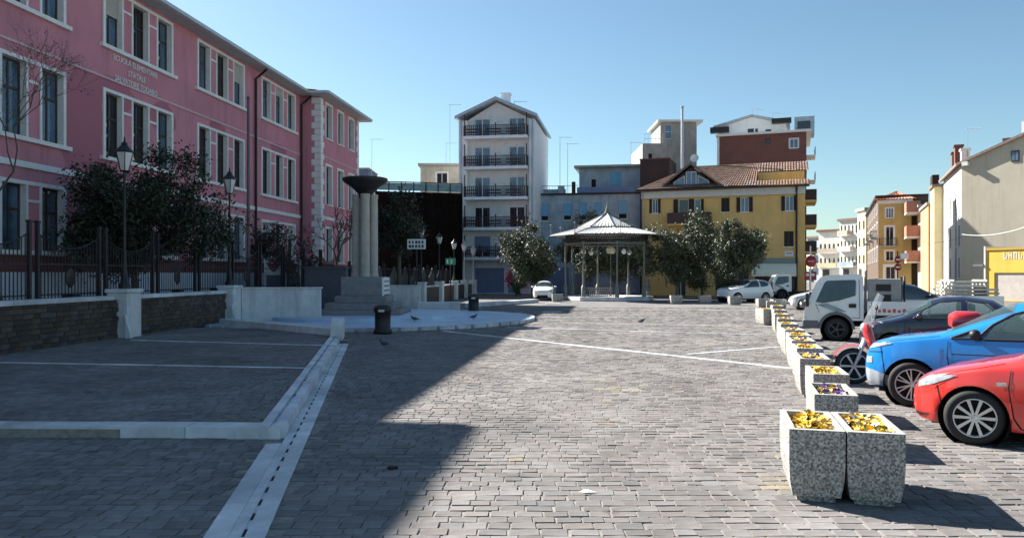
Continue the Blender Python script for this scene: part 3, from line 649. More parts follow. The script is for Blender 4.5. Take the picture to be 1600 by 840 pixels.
# ---- ochre corner building with tiled roof
Yb = Fac('ochre_building', 'ochre three storey corner building with a tiled roof, dormer and cream awning', 'building', P(1003, 428, 72)[:2], P(1258, 428, 67.2)[:2])
ze = Yb.px(1130, 296)[1]; Wd = Yb.w
op = {k: Yb.rect(*r) for k, r in dict(a=(1019, 311, 1028, 333), b=(1060, 311, 1076, 334), c=(1085, 311, 1095, 334), d=(1127, 309, 1140, 331), e=(1157, 308, 1170, 331), f=(1227, 306, 1240, 329), g=(1225, 361, 1240, 385), h=(1150, 361, 1163, 386), i=(1075, 363, 1090, 388)).items()}
gf = [Yb.rect(1180, 428, 1243, 462), Yb.rect(1055, 428, 1072, 462), Yb.rect(1118, 425, 1170, 462)]
gf = [(a, b, .02, max(d, 2.4)) for a, b, c, d in gf]
body(Yb, 0, Wd, ze, 11, list(op.values()) + gf, OCHRE)
for k, h in op.items():
    if k in 'dgh': win(Yb, h, WOODF, GLASS, 1, 1, shut=SHUT, closed=True, trim=.1, trim_m=OCHRE)
    elif k in 'bc': win(Yb, h, ALU, GLASS if k == 'b' else GLASSB, 1, 1, shut=SHUT)
    else: win(Yb, h, ALU, GLASSB, 2, 1, shut=SHUT)
SHOPD = M('shop_front_dark', (.03, .025, .022), .3, .3, 2)
for i, (a, b, c, d) in enumerate(gf):
    o = MB().box(a, b, .16, .2, c, d).build('shop_front', SHOPD, Yb.o)
    t = MB(); n = max(2, int((b - a) / 1.2))
    for k in range(n + 1): x = a + (b - a - .06) * k / n; t.box(x, x + .06, .1, .158, c, d)
    t.build('frame', ALU if i == 1 else WOODF, o)
MB().box(-.02, Wd + .02, -.30, -.002, ze - .62, ze).build('cornice', M('pale_cornice', (.62, .60, .54), .85, .08, 2), Yb.o)
MB().box(-.4, Wd + .35, -.75, 0, ze + .003, ze + .14).build('eaves', WOODF, Yb.o)
MB().path([(.15, -.5, ze), (.15, -.12, ze - .9), (.15, -.12, 0)], .07, 6).build('downpipe', SILV, Yb.o)
MB().path([(Wd - .7, -.5, ze), (Wd - .7, -.12, ze - .9), (Wd - .7, -.12, 0)], .08, 6).build('downpipe', IRON, Yb.o)
balcony(Yb, Yb.px(1045, 335)[0], Yb.px(1112, 335)[0], Yb.px(1080, 350)[1], 1.1, OCHRE, solid=M('brown_balcony_panel', (.06, .025, .02), .6, .2, 3), rh=Yb.px(1080, 333)[1] - Yb.px(1080, 350)[1])
zs = Yb.px(1220, 411)[1]; ua, ub = Yb.px(1176, 420)[0], Yb.px(1244, 420)[0]
MB().box(Yb.px(1185, 405)[0], Yb.px(1247, 405)[0], -.12, -.002, zs, Yb.px(1220, 403)[1]).build('shop_fascia', M('grey_green_fascia', (.22, .25, .23), .7, .1, 2), Yb.o)
aw = MB(); z0, z1 = zs - .02, zs - .85; n = 14
for i in range(n):
    x0, x1 = ua + (ub - ua) * i / n, ua + (ub - ua) * (i + 1) / n; aw.add([(x0, -.05, z0), (x1, -.05, z0), (x1, -1.9, z1), (x0, -1.9, z1), (x1, -1.9, z1 - .28), ((x0 + x1) / 2, -1.91, z1 - .33), (x0, -1.9, z1 - .28)], [(0, 1, 2, 3), (3, 2, 4, 5, 6)])
aw.build('awning', AWN, Yb.o)
pl = Yb.rect(1226, 392, 1240, 400); MB().box(pl[0], pl[1], -.03, -.003, pl[2], pl[3]).build('street_name_plate', WHITE, Yb.o)
MB().box(pl[0] + .15, pl[1] - .15, -.036, -.031, (pl[2] + pl[3]) / 2 - .02, (pl[2] + pl[3]) / 2 + .08).build('plate_lettering', M('faded_plate_print', (.25, .25, .30), .8), Yb.o)
zri = ze + 2.9
rf = MB(); tile_slope(rf, (-.4, -.75, ze + .15), (Wd * .72, -.75, ze + .15), (4.2, 5.2, zri), (Wd * .72, 5.2, zri), .24, .06, 12)
tile_slope(rf, (Wd * .72, -.75, ze + .15), (Wd + .35, -.75, ze + .15), (Wd * .72, .3, ze + .66), (Wd + .35, .3, ze + .66), .24, .06, 3)
tile_slope(rf, (Wd * .72, 2.6, ze + 1.75), (Wd + .35, 2.6, ze + 1.75), (Wd * .72, 5.2, zri), (Wd + .35, 5.2, zri), .24, .06, 5)
tile_slope(rf, (-.4, 11, ze + .15), (-.4, -.75, ze + .15), (4.2, 5.21, zri), (4.2, 5.2, zri), .24, .06, 6)
rf.face([(-.4, 11, ze + .15), (Wd + .3, 11, ze + .15), (Wd + .3, 5.2, zri), (4.2, 5.2, zri)])
rf.build('roof', TILE, Yb.o, fix=False)
MB().box(Wd * .72, Wd, 2.4, 2.55, ze, ze + 1.7).build('terrace_wall', OCHRE, Yb.o)
MB().face([(Wd, 2.5, ze), (Wd, 11, ze), (Wd, 5.2, zri)]).build('gable_wall', OCHRE, Yb.o, fix=False)
# dormer
da, db = Yb.px(1050, 270)[0], Yb.px(1110, 270)[0]; dm = (da + db) / 2; zd0, zd1 = ze + .3, Yb.px(1083, 254)[1]
dw = MB(); dw.add([(da, .2, zd0), (db, .2, zd0), (db, .2, zd0 + .55), (dm, .2, zd1 - .3), (da, .2, zd0 + .55)], [(0, 1, 2, 3, 4)]); do = dw.build('dormer', WOODF, Yb.o, fix=False)
mb = MB()
for s in (-1, 1):
    e = (dm + s * (dm - da + .9)); mb.add([(dm, -.35, zd1), (e, -.35, zd0 + .25), (e, 3.5, zd0 + .25), (dm, 3.5, zd1), (dm, -.35, zd1 - .22), (e, -.35, zd0 + .03)], [(0, 1, 2, 3), (0, 4, 5, 1)])
mb.build('dormer_roof', TILE, do, fix=False)
for k, (a, b, c, d1, d2) in enumerate(((da + .15, dm - .62, zd0 + .1, .42, 1.0), (dm - .45, dm + .45, zd0 + .1, 1.35, 1.35), (dm + .62, db - .15, zd0 + .1, 1.0, .42))):
    o = MB().add([(a, .16, c), (b, .16, c), (b, .16, c + d2), (a, .16, c + d1)], [(0, 1, 2, 3)]).build('dormer_window', GLASSB, Yb.o, fix=False)
    t = MB(); q = [(a, c), (b, c), (b, c + d2), (a, c + d1)]
    for i in range(4): p1, p2 = q[i], q[(i + 1) % 4]; t.tube((p1[0], .14, p1[1]), (p2[0], .14, p2[1]), .05, None, 4)
    if k == 1: t.tube((dm, .14, c), (dm, .14, c + 1.3), .04, None, 4)
    t.build('frame', ALU, o)
for z in (Yb.px(1258, 310)[1], Yb.px(1258, 350)[1], Yb.px(1258, 392)[1]):     # balconies on the street side
    o = MB().box(Wd, Wd + 1.0, 1.5, 6, z - .18, z).build('balcony', OCHRE, Yb.o)
    MB().box(Wd + .95, Wd + 1.0, 1.5, 6, z + .003, z + .95).box(Wd + .003, Wd + .95, 1.45, 1.5, z + .003, z + .95).build('parapet', SHUT, o)
MB().lathe([(.001, -.1), (.2, -.06), (.38, .05), (.4, .09)], 14).xf(Matrix.Translation((dm + .25, .6, zd1 + .45)) @ Matrix.Rotation(R(70), 4, 'X')).build('satellite_dish', WHITE, Yb.o, fix=False)

# ---- higher blocks behind the ochre building
Cb = Fac('grey_stair_tower', 'grey concrete stair tower with a flat roof behind the ochre building', 'tower', P(1004, 428, 84)[:2], P(1098, 428, 84)[:2])
hb = [Cb.rect(1013, 240, 1019, 248)]; zt = Cb.px(1030, 224)[1]; u1_ = Cb.px(1033, 220)[0]; u2_ = Cb.px(1090, 220)[0]; zt2 = Cb.px(1060, 190)[1]
body(Cb, 0, Cb.px(1052, 240)[0], zt, 8, hb, CONC); win(Cb, hb[0], WOODF, DARK, 1, 1)
ht = [Cb.rect(1039, 194, 1050, 217, .4)]
mb = MB(); holed(mb, u1_, u2_, 0, zt2, ht, .4, .2); mb.face([(u2_, .4, 0), (u2_, 6, 0), (u2_, 6, zt2), (u2_, .4, zt2)]); mb.face([(u1_, .4, 0), (u1_, .4, zt2), (u1_, 6, zt2), (u1_, 6, 0)]); mb.face([(u1_, 6, 0), (u1_, 6, zt2), (u2_, 6, zt2), (u2_, 6, 0)])
mb.build('tower_wall', CONC, Cb.o, fix=False); win(Cb, ht[0], ALU, GLASSB, 1, 2, y=.4, sill=None)
MB().box(u1_ - .35, u2_ + .6, 0, 6.5, zt2, zt2 + .22).build('roof', CREAM, Cb.o)
rl = MB()
for i in range(6): rl.box(.2 + i * .4, .23 + i * .4, .05, .08, zt, zt + 1.0)
for z in (.5, 1.0): rl.box(.2, 2.3, .05, .08, zt + z, zt + z + .04)
rl.build('railing', STEEL, Cb.o)
Db = Fac('dark_brown_block', 'plain dark brown windowless block between the blue house and the ochre roof', 'building', P(1000, 428, 79)[:2], P(1046, 428, 78)[:2])
body(Db, 0, Db.w, Db.px(1020, 249)[1], 5, [], DKBROWN); MB().box(-.05, Db.w + .05, -.05, 5.05, Db.px(1020, 249)[1] + .003, Db.px(1020, 248)[1] + .05).build('coping', BROWN, Db.o)
Eb = Fac('red_brown_building', 'tall red brown building with a white gabled top storey behind the ochre roof', 'building', P(1124, 428, 82)[:2], P(1260, 428, 79)[:2])
zt = Eb.px(1190, 210)[1]; hh = [Eb.rect(1196, 216, 1204, 224), Eb.rect(1234, 217, 1247, 231)]
body(Eb, 0, Eb.w, zt, 10, hh, BROWN); win(Eb, hh[0], WOODF, GLASS, 1, 1, sill=None); win(Eb, hh[1], ALU, GLASSB, 2, 1, trim=.1, trim_m=ALU)
MB().box(-.35, Eb.w + .5, -.3, 10.2, zt + .003, zt + .22).build('roof_slab', WHITE, Eb.o)
MB().box(-.25, -.003, 0, 9, 0, zt).build('side_wall', WHITE, Eb.o)
ua, um, ub = Eb.px(1122, 200, 3)[0], Eb.px(1175, 200, 3)[0], Eb.px(1228, 200, 3)[0]; zA = Eb.px(1175, 183, 3)[1]; zB = Eb.px(1122, 200, 3)[1]
hw = [Eb.rect(1168, 201, 1178, 209, 3), Eb.rect(1180, 201, 1184, 209, 3), Eb.rect(1196, 202, 1205, 210, 3)]
hw = [(a, b, max(c, zt + .3), d) for a, b, c, d in hw]
mb = MB(); holed(mb, ua, ub, zt + .2, zB, hw, 3, .2); mb.face([(ua, 3, zB), (ub, 3, zB), (um, 3, zA)]); mb.face([(ub, 3, zt), (ub, 9, zt), (ub, 9, zB), (ub, 3, zB)]); mb.face([(ua, 3, zt), (ua, 3, zB), (ua, 9, zB), (ua, 9, zt)])
mb.build('top_wall', WHITE, Eb.o, fix=False)
for h in hw: win(Eb, h, WOODF, GLASS, 1, 1, sill=None, y=3)
rf = MB()
for x in (ua - .5, ub + .4): rf.add([(um, 2.7, zA + .1), (x, 2.7, zB + .05), (x, 9, zB + .05), (um, 9, zA + .1), (um, 2.7, zA + .25), (x, 2.7, zB + .2), (x, 9, zB + .2), (um, 9, zA + .25)], [(0, 1, 2, 3), (4, 5, 6, 7), (0, 1, 5, 4), (1, 2, 6, 5)])
rf.build('top_roof', SILV, Eb.o)
MB().box(ua - .8, ua + 1.2, 2.4, 3.2, zB - .6, zB).build('canopy', IRON, Eb.o); c2 = Eb.px(1212, 195, 3)[0]
MB().box(c2 - .4, c2 + 1.6, 2.2, 2.95, zB + .0, zB + .5).build('canopy', IRON, Eb.o)
o = MB().box(c2 + 1.9, c2 + 3.9, 3.2, 6, zt + .3, zt + 2.2).build('roof_hut', GREYB, Eb.o); MB().box(c2 + 2.2, c2 + 3.5, 3.15, 3.198, zt + .9, zt + 1.7).build('hut_window', GLASS, o)
for k in range(2): z = zt - 1.2 - k * 2.6; q = MB().box(Eb.w, Eb.w + .9, 1, 4, z - 1.2, z - 1.05).build('balcony', WHITE, Eb.o); MB().box(Eb.w + .85, Eb.w + .9, 1, 4, z - 1.047, z - .2).build('parapet', SHUT, q)

# ---- right hand side of the street
SUNW = M('bright_white_render', (.66, .64, .59), .88, .06, 1, .1, 25, streak=.15); GREIGE = M('greige_render', (.50, .45, .36), .9, .08, .5, .1, 20, streak=.3); ORNG = M('orange_render', (.46, .27, .14), .88, .1, 1, .1, 25); PINKW = M('pinkish_render', (.50, .42, .33), .88, .1, 1, .1, 25); CREAMY = M('pale_yellow_render', (.66, .57, .34), .88, .08, 1, .1, 25); TERRA = M('terracotta_panel', (.36, .17, .12), .8, .1, 2)
SD = Vector((.40, .9165)); C0 = Vector(P(1502, 428, 70)[:2])       # street line on the right
sp = lambda s, o=0: tuple(C0 + SD * s + Vector((-.9165, .40)) * o)
def sface(name, label, s0, s1, off, z1, mat, wins, depth=9, group=None, **kw):
    f = Fac(name, label, 'building', sp(s1, off), sp(s0, off), group=group)
    body(f, 0, f.w, z1, depth, wins, mat); return f
Hb = Fac('white_gable_building', 'big building with a bare greige gable end and a sunlit white street front', 'building', sp(14), sp(0))
ze = CAM_H + (HY - 256) / FPX * 70
hw = []
for z in (ze - 4.2, ze - 7.4, ze - 10.4):
    for a in (1.6, 5.6, 9.6, 12.0): hw.append((a, a + .9, max(.6, z), z + 1.9))
body(Hb, 0, Hb.w, ze, .5, hw, SUNW)
for h in hw: win(Hb, h, ALU, GLASS, 1, 1, shut=M('grey_green_shutter', (.20, .22, .20), .7, .1, 4), closed=True, rd=.15)
GV = Vector((.62, -.785)).normalized(); gu, gy_ = GV.dot(Hb.d), GV.dot(Hb.n); RT, RISE = 9.0, 3.4    # gable end runs off to the right, towards us
lg = lambda t, z, o=0: (14.02 + gu * t - .0, gy_ * t, z)
ga = MB(); ga.face([lg(0, 0), lg(18, 0), lg(18, ze), lg(RT, ze + RISE), lg(0, ze)]); ga.build('gable_wall', GREIGE, Hb.o, fix=False)
rf = MB(); ra_, rb2 = Vector(lg(-.5, ze - .15)), Vector(lg(RT, ze + RISE)); bk_ = Vector((-14.2, 0, 0)); fw_ = Vector((.35, 0, 0)); upv = Vector((0, 0, .24))
rf.add([ra_ + fw_, rb2 + fw_, rb2 + bk_, ra_ + bk_] + [p + upv for p in (ra_ + fw_, rb2 + fw_, rb2 + bk_, ra_ + bk_)], [(0, 1, 2, 3), (4, 5, 6, 7), (0, 1, 5, 4), (0, 4, 7, 3), (2, 3, 7, 6)])
rc2 = Vector(lg(18.5, ze - .15)); rf.add([rb2 + fw_, rc2 + fw_, rc2 + bk_, rb2 + bk_] + [p + upv for p in (rb2 + fw_, rc2 + fw_, rc2 + bk_, rb2 + bk_)], [(0, 1, 2, 3), (4, 5, 6, 7), (0, 1, 5, 4)])
rf.build('roof', TILE, Hb.o)
GN = Vector((GV.y, -GV.x)); GN = GN if GN.dot(C0) < 0 else -GN
def gpx(x, y):                                                       # pixel on the gable end plane -> (run, z)
    a = Vector(((x - CX) / FPX, 1)); t = C0.dot(GN) / a.dot(GN); return ((a * t - C0).dot(GV), CAM_H + (HY - y) / FPX * t)
gth = math.atan2(gy_, gu)
def on_gable(name, t0, t1, z0, z1, d0, d1, mat, parent=None): return MB().box(t0, t1, -d1, -d0, z0, z1).build(name, mat, parent or Hb.o, None if parent else (14.02, 0, 0), 0 if parent else gth)
t0, zt_ = gpx(1580, 236); t1, zb_ = gpx(1593, 252)
o = on_gable('attic_window', t0, t1, zb_, zt_, .003, .06, WOODF); on_gable('pane', t0 + .08, (t0 + t1) / 2 - .03, zb_ + .1, zt_ - .1, .062, .075, GLASSB, o); on_gable('pane', (t0 + t1) / 2 + .03, t1 - .08, zb_ + .1, zt_ - .1, .062, .075, GLASSB, o)
t0, z0 = gpx(1506, 260); on_gable('floodlight', t0, t0 + .5, z0, z0 + .35, .02, .5, WHITE)
for px_, h_, w_ in ((1560, .6, .55), (1590, 1.3, .6)):
    t0, z0 = gpx(px_, 220); zr_ = ze + RISE * t0 / RT; on_gable('chimney', t0, t0 + w_, zr_ - .4, zr_ + h_ + .25, -1.6, -.9, SHUT if h_ < 1 else WHITE)
for a, hh_ in ((1.0, 2.6), (3.3, 3.0), (8.2, 1.9)):
    MB().box(a, a + .9, .6, 1.3, ze - .1, ze + hh_).box(a - .1, a + 1, .5, 1.4, ze + hh_, ze + hh_ + .2).build('chimney', BROWN if a < 8 else WHITE, Hb.o)
MB().tube((10.5, .06, ze), (10.5, -.1, 0), .07, None, 6).build('downpipe', SILV, Hb.o)
f = sface('pale_yellow_house', 'narrow pale yellow house next to the sunlit white street front', 14.05, 18.0, .9, ze - .6, CREAMY, [(1.2, 2.2, 5.5, 7.4), (1.2, 2.2, 8.6, 10.4)])
for h in ((1.2, 2.2, 5.5, 7.4), (1.2, 2.2, 8.6, 10.4)): win(f, h, ALU, GLASS, 1, 1)
MB().box(-.1, f.w + .1, -.2, 9, ze - .597, ze - .3).build('roof', TILE, f.o)
f = sface('orange_house', 'orange rendered house end between pale yellow and pinkish fronts', 18.1, 28, 1.1, ze - 2.2, ORNG, [])
mb = MB(); mb.box(-.2, f.w + .1, -.2, 9, ze - 2.197, ze - 1.9); mb.build('roof', CONC, f.o)
MB().box(f.w + .003, f.w + .03, .6, 6, 0, 3.4).build('shop_front', SHOPD, f.o)
for a in (7.4, 8.8): MB().box(a, a + .9, .4, 1.1, ze - 1.897, ze + 1.2).build('chimney', DKBROWN, f.o)
ww_ = [(a, a + 1.0, z, z + 1.8) for z in (4.2, 7.2, 10.2) for a in (3, 7.5)]
f = sface('pinkish_house', 'pinkish white house with terracotta balconies down the street', 28.2, 44, 1.0, ze - 1.6, PINKW, ww_)
for h in ww_: win(f, h, ALU, GLASS, 2, 1)
for z in (3.6, 6.8, 9.9): balcony(f, 9.5, 14.5, z, 1.6, SUNW, solid=TERRA, rh=1.4)
MB().box(-.2, f.w + .2, -.4, 9, ze - 1.597, ze - 1.3).build('roof', CONC, f.o)
# ochre house facing us down the street
Ob = Fac('ochre_street_house', 'ochre house with red hipped roof and small balcony down the street', 'house', P(1373, 428, 104)[:2], P(1424, 428, 102)[:2])
ze2 = Ob.px(1400, 312)[1]; ow = [Ob.rect(1384, 325, 1396, 340), Ob.rect(1384, 354, 1396, 384), Ob.rect(1384, 392, 1396, 407)]; ow.append((ow[0][0], ow[0][1] + .2, .1, 3.0))
body(Ob, 0, Ob.w, ze2, 14, ow, M('muted_ochre_render', (.48, .35, .13), .88, .14, .5, .12, 25, streak=.35))
win(Ob, ow[0], ALU, GLASSB, 3, 1, trim=.12); win(Ob, ow[1], ALU, GLASS, 2, 1, trim=.2); win(Ob, ow[2], ALU, GLASS, 2, 1, trim=.2); win(Ob, ow[3], ALU, SHOPD, 2, 1, trim=.35, sill=None)
balcony(Ob, ow[1][0] - .8, ow[1][1] + .5, ow[1][2], .9, CONC, IRON)
MB().box(-.2, Ob.w + .2, -.25, -.002, ze2 - .5, ze2).build('cornice', CREAM, Ob.o)
sf = MB(); sw = [(2 + k * 3.2, 3.1 + k * 3.2, z, z + 1.7) for k in range(3) for z in (3.6, 6.9, 10.2)]
rf = MB(); W_ = Ob.w
for q in (((-.5, -.5, ze2), (W_ + .5, -.5, ze2), (W_ / 2, 4, ze2 + 1.5), (W_ / 2 + .01, 4, ze2 + 1.5)), ((-.5, 14.5, ze2), (-.5, -.5, ze2), (W_ / 2, 10, ze2 + 1.5), (W_ / 2, 4, ze2 + 1.5)), ((W_ + .5, -.5, ze2), (W_ + .5, 14.5, ze2), (W_ / 2, 4, ze2 + 1.5), (W_ / 2, 10, ze2 + 1.5))): tile_slope(rf, *q, .4, .08, 6)
rf.build('roof', M('bright_red_tile', (.42, .16, .09), .85, .3, 4, .2, isl=.2), Ob.o, fix=False)
# left flank of that house, running down the street
Of = Fac('shaded_terrace_house', 'dark ochre terrace house flank with painted-in shade and hanging balconies along the street', 'house', P(1351, 428, 150)[:2], P(1372.6, 428, 104.2)[:2])
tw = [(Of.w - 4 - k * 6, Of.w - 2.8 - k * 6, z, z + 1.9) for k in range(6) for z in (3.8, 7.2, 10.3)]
body(Of, 0, Of.w, ze2 + .4, 6, tw, M('ochre_painted_shade', (.10, .065, .045), .9, .15, 1, .1, 25))  # flank's shade is painted in as a darker ochre
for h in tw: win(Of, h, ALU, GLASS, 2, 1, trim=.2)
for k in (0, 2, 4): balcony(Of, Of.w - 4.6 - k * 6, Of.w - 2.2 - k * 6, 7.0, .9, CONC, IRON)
MB().box(-.1, Of.w + .1, -.4, 6, ze2 + .403, ze2 + .7).build('roof', SHUT, Of.o)
# far white houses closing the street
specs = (('cream_corner_house', 'cream house end with a pink patch before the dark terrace', 1340, 1353, 138, 330, CREAMY, 2), ('white_balcony_house', 'far white house stacked with untidy balconies at the street end', 1312, 1341, 150, 345, SUNW, 5),
         ('distant_white_house', 'distant bright white house with red roof left of the street end', 1279, 1313, 165, 362, SUNW, 5), ('distant_grey_house', 'distant grey white house close beside the ochre corner building', 1261, 1281, 190, 372, GREYB, 3))
for nm, lb, x0, x1, Y, yt, mt, nw in specs:
    f = Fac(nm, lb, 'house', P(x0, 428, Y + 4)[:2], P(x1, 428, Y)[:2]); zt = f.px((x0 + x1) / 2, yt)[1]
    hw = [(f.w * (k + .25) / nw, f.w * (k + .75) / nw, z, z + 1.7) for k in range(nw) for z in np.arange(3.8, zt - 2, 3.1)]
    body(f, 0, f.w, zt, 8, hw, mt)
    for i, h in enumerate(hw): win(f, h, ALU, GLASS, 1, 1)
    if nw >= 3:
        for z in np.arange(3.5, zt - 2, 3.1): balcony(f, f.w * .05, f.w * random.uniform(.5, .95), float(z), 1.0, SUNW, solid=random.choice([SUNW, CREAMY, GREYB, PINKW]), rh=.9)
    MB().box(-.3, f.w + .3, -.4, 8.2, zt + .003, zt + .5).build('roof', TILE if nw > 2 else CONC, f.o)
    MB().box(f.w * .2, f.w * .5, -.12, -.003, 0, 3.0).build('shop_front', SHOPD, f.o)

# ---- low yellow shop on the right
YEL = M('yellow_render', (.60, .40, .06), .85, .1, 1, .1, 25, streak=.2)
Kb = Fac('yellow_shop', 'low yellow shop with a white pedimented doorway on its sunlit side', 'shop', P(1541, 428, 58)[:2], P(1640, 428, 54)[:2])
zt = Kb.px(1570, 387)[1]; gt = (.6, 4.0, .05, 2.1)
body(Kb, 0, Kb.w, zt, 6, [gt], YEL)
MB().box(gt[0], gt[1], .1, .15, gt[2], gt[3]).build('roller_gate', M('grey_roller_gate', (.42, .38, .34), .7, .15, 3), Kb.o)
MB().box(4.4, 7.4, -.5, -.06, 0, 2.2).build('grey_cabinet', M('grey_cabinet', (.34, .34, .35), .7, .1, 3), Kb.o)
MB().box(-.12, -.003, -.1, 6, 0, zt + .15).build('side_wall', SUNW, Kb.o)
o = MB().box(-.2, -.123, .3, 1.6, 0, 2.3).build('doorway', WHITE, Kb.o); MB().box(-.9, -.123, -.2, 2.2, 2.6, 2.75).build('door_canopy', M('lead_canopy', (.12, .12, .14), .6), Kb.o)
MB().box(-.19, -.123, .5, 1.5, 3.0, zt - .1).build('blind_panel', WHITE, Kb.o)
MB().box(0, Kb.w, -.08, -.003, zt - .16, zt + .02).build('cornice', M('dark_yellow_cornice', (.40, .26, .05), .85), Kb.o)
xx = Kb.px(1568, 400)[0]; zz = Kb.px(1570, 405)[1]
for k in range(9):                                                   # worn, unreadable painted letters
    a = xx + k * .36; mb = MB().box(a, a + .09, -.02, -.003, zz, zz + .55).box(a + .18, a + .26, -.02, -.003, zz + .02, zz + (.53 if k % 3 else .3))
    mb.box(a + .09, a + .18, -.02, -.003, zz + (.0, .25, .46)[k % 3], zz + (.0, .25, .46)[k % 3] + .08); mb.build('worn_letter', M('pale_sign_letter', (.55, .50, .40), .85, .2, 6), Kb.o)

# ---- antennas, poles and wires
for (x, yb, yt, Y, lb) in ((703, 262, 163, 88, 'tallest roof antenna left of the narrow apartment block'), (697, 262, 223, 89, 'short roof antenna beside the tallest one left of the apartment block'), (875, 305, 214, 86, 'slim roof antenna close to the right flank of the apartment block'), (887, 305, 224, 87, 'second slim antenna above the blue grey house'), (986, 260, 222, 86, 'antenna on the upper roof of the blue grey house'), (581, 290, 217, 92, 'lone antenna between the pink school and the scaffold'), (804, 172, 158, 80, 'small antenna on the apartment block roof'), (1175, 186, 170, 84, 'antenna on the white gable above the brown building'), (1207, 192, 176, 84, 'antenna right of the white gable ridge'), (1512, 245, 200, 74, 'antenna on the roof of the greige gable building')):
    p = P(x, yb, Y); t = P(x, yt, Y); antenna('roof_antenna', lb, p, t[2] - p[2], 1, 'roof antennas', ANTM)
p = P(1066, 300, 77); t = P(1066, 168, 77); tag(MB().tube((0, 0, 0), (0, 0, t[2] - p[2] + 1), .16, .13, 8).tube((0, 0, t[2] - p[2] + 1), (0, 0, t[2] - p[2] + 1.1), .2, None, 8).build('flue_pipe', STEEL, None, (p[0], p[1], p[2] - 1)), 'tall steel flue pipe in front of the grey stair tower', 'flue')
def cable(label, a, b, sag, r=.02, mat=None):
    a, b = Vector(a), Vector(b); pts = [a.lerp(b, i / 12) - Vector((0, 0, sag * 4 * (i / 12) * (1 - i / 12))) for i in range(13)]
    tag(MB().path([tuple(p - a) for p in pts], r, 5).build('overhead_cable', mat or WHITE, None, tuple(a)), label, 'cable')
cable('pale cable sagging across the greige gable to the right', P(1503, 366, 69), P(1640, 338, 60), .6, .03)
cable('dark cable crossing from the orange house to the white street front', P(1440, 377, 90), P(1502, 370, 69.5), .3, .02, IRON)
fp = P(388, 428, 41); tag(MB().tube((0, 0, 0), (0, 0, 10.2), .10, .07, 10).ball((0, 0, 10.28), .1).build('flagpole', M('grey_purple_pole', (.10, .09, .11), .5, .1), None, (fp[0], fp[1], 1.1)), 'tall bare flagpole standing before the pink school', 'flagpole')
# ================================================================== monument and its round platform
MARB = M('marble_paving_sky_tint', (.42, .54, .66), .45, .12, 1.5, .1, 30, wear=.15); GRAN = M('grey_granite', (.20, .20, .21), .7, .2, 5, .2, 50); COLM = M('travertine_column', (.40, .37, .32), .75, .2, 3, .2, 40, streak=.4); BRONZ = M('dark_bronze', (.035, .028, .025), .5, .3, 4, metal=.4)  # platform marble: blue of sky in the shade painted into its colour
def disc(r, z0, z1, c, mb=None): return (mb or MB()).lathe([(.001, z0), (r, z0), (r, z1 - .02), (r - .02, z1), (.001, z1)], 72, c=(*c, 0), smooth=False)
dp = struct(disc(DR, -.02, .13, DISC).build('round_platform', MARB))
pk = MB().box(-.30, .30, -.06, .14, -.02, .132).mesh('rim_stone', KERB)
for i in range(64):
    t = 2 * math.pi * i / 64; x, y = DISC[0] + (DR + .06) * math.cos(t), DISC[1] + (DR + .06) * math.sin(t)
    if not in_raised(np.array(x), np.array(y)) and math.sin(t) < .4: put('rim_stone', pk, dp, (x, y, 0), t - math.pi / 2)
mon = thing('monument', 'war memorial of clustered stone columns carrying a dark bronze bowl on steps', 'monument', (-6.5, 34, .13))
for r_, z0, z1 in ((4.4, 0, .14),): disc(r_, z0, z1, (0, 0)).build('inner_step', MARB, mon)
for wd, z0, z1 in ((3.6, .143, .35), (2.9, .353, .62), (2.2, .623, .93)): MB().box(-wd / 2, wd / 2, -wd / 2, wd / 2, z0, z1).build('step', GRAN, mon, bevel=.015)
pd = MB().box(-.88, .88, -.88, .88, .933, 1.75).build('pedestal', GRAN, mon, bevel=.02)
MB().box(.883, .95, -.8, .8, .80, 1.72).build('plaque', WHITE, pd)
mk = MB()
for r in range(4):
    for k in range(4): y = -.62 + k * .34; mk.box(.952, .96, y, y + random.uniform(.15, .25), .92 + r * .2, .99 + r * .2)
mk.build('plaque_lettering', IRON, pd)
colp = [(.23, 0), (.23, .10), (.20, .14), (.205, 1.5), (.195, 3.4), (.21, 3.5), (.21, 3.62)]
cm = MB().lathe(colp, 18).mesh('column', COLM)
for x, y in ((.08, -.42), (-.36, -.05), (.36, .02), (0, .38)): put('column', cm, mon, (x, y, 1.753))
MB().lathe([(.001, 5.2), (.30, 5.2), (.34, 5.45), (.62, 5.72), (.93, 5.92), (1.0, 6.02), (.98, 6.10), (.90, 6.08), (.6, 5.9), (.001, 5.8)], 28).build('bowl', BRONZ, mon)
MB().tube((0, 0, 1.75), (0, 0, 5.3), .12, None, 10).build('core_post', BRONZ, mon)
tag(MB().box(-1.55, 1.55, -.2, .2, -.02, 1.40).box(-1.6, 1.6, -.25, .25, 1.403, 1.47).build('white_stone_wall', ISTRIA, None, (-9.35, 31.2, 0), .09, .015), 'pale stone wall panel right of the second brick pier', 'wall')
tag(MB().box(-1.1, 1.1, -.2, .2, -.02, 1.30).box(-1.15, 1.15, -.25, .25, 1.303, 1.37).build('white_stone_wall', ISTRIA, None, (-6.35, 44, 0), 0, .015), 'pale stone wall panel just right of the monument', 'wall')
tag(MB().box(-1.1, 1.1, -.3, .3, -.02, 2.3).box(-1.15, 1.15, -.35, .35, 2.303, 2.4).build('dark_rendered_wall', M('dark_blue_grey_render', (.09, .09, .105), .9, .2, 2), None, (-9.9, 41, 0)), 'dark grey rendered wall behind the monument steps', 'wall')
tag(MB().box(-1.15, 1.15, -.5, .5, -.02, .48).build('stone_bench', ISTRIA, None, (-4.0, 42, 0), .05, .03), 'low pale stone block beside the far litter bin', 'stone block')
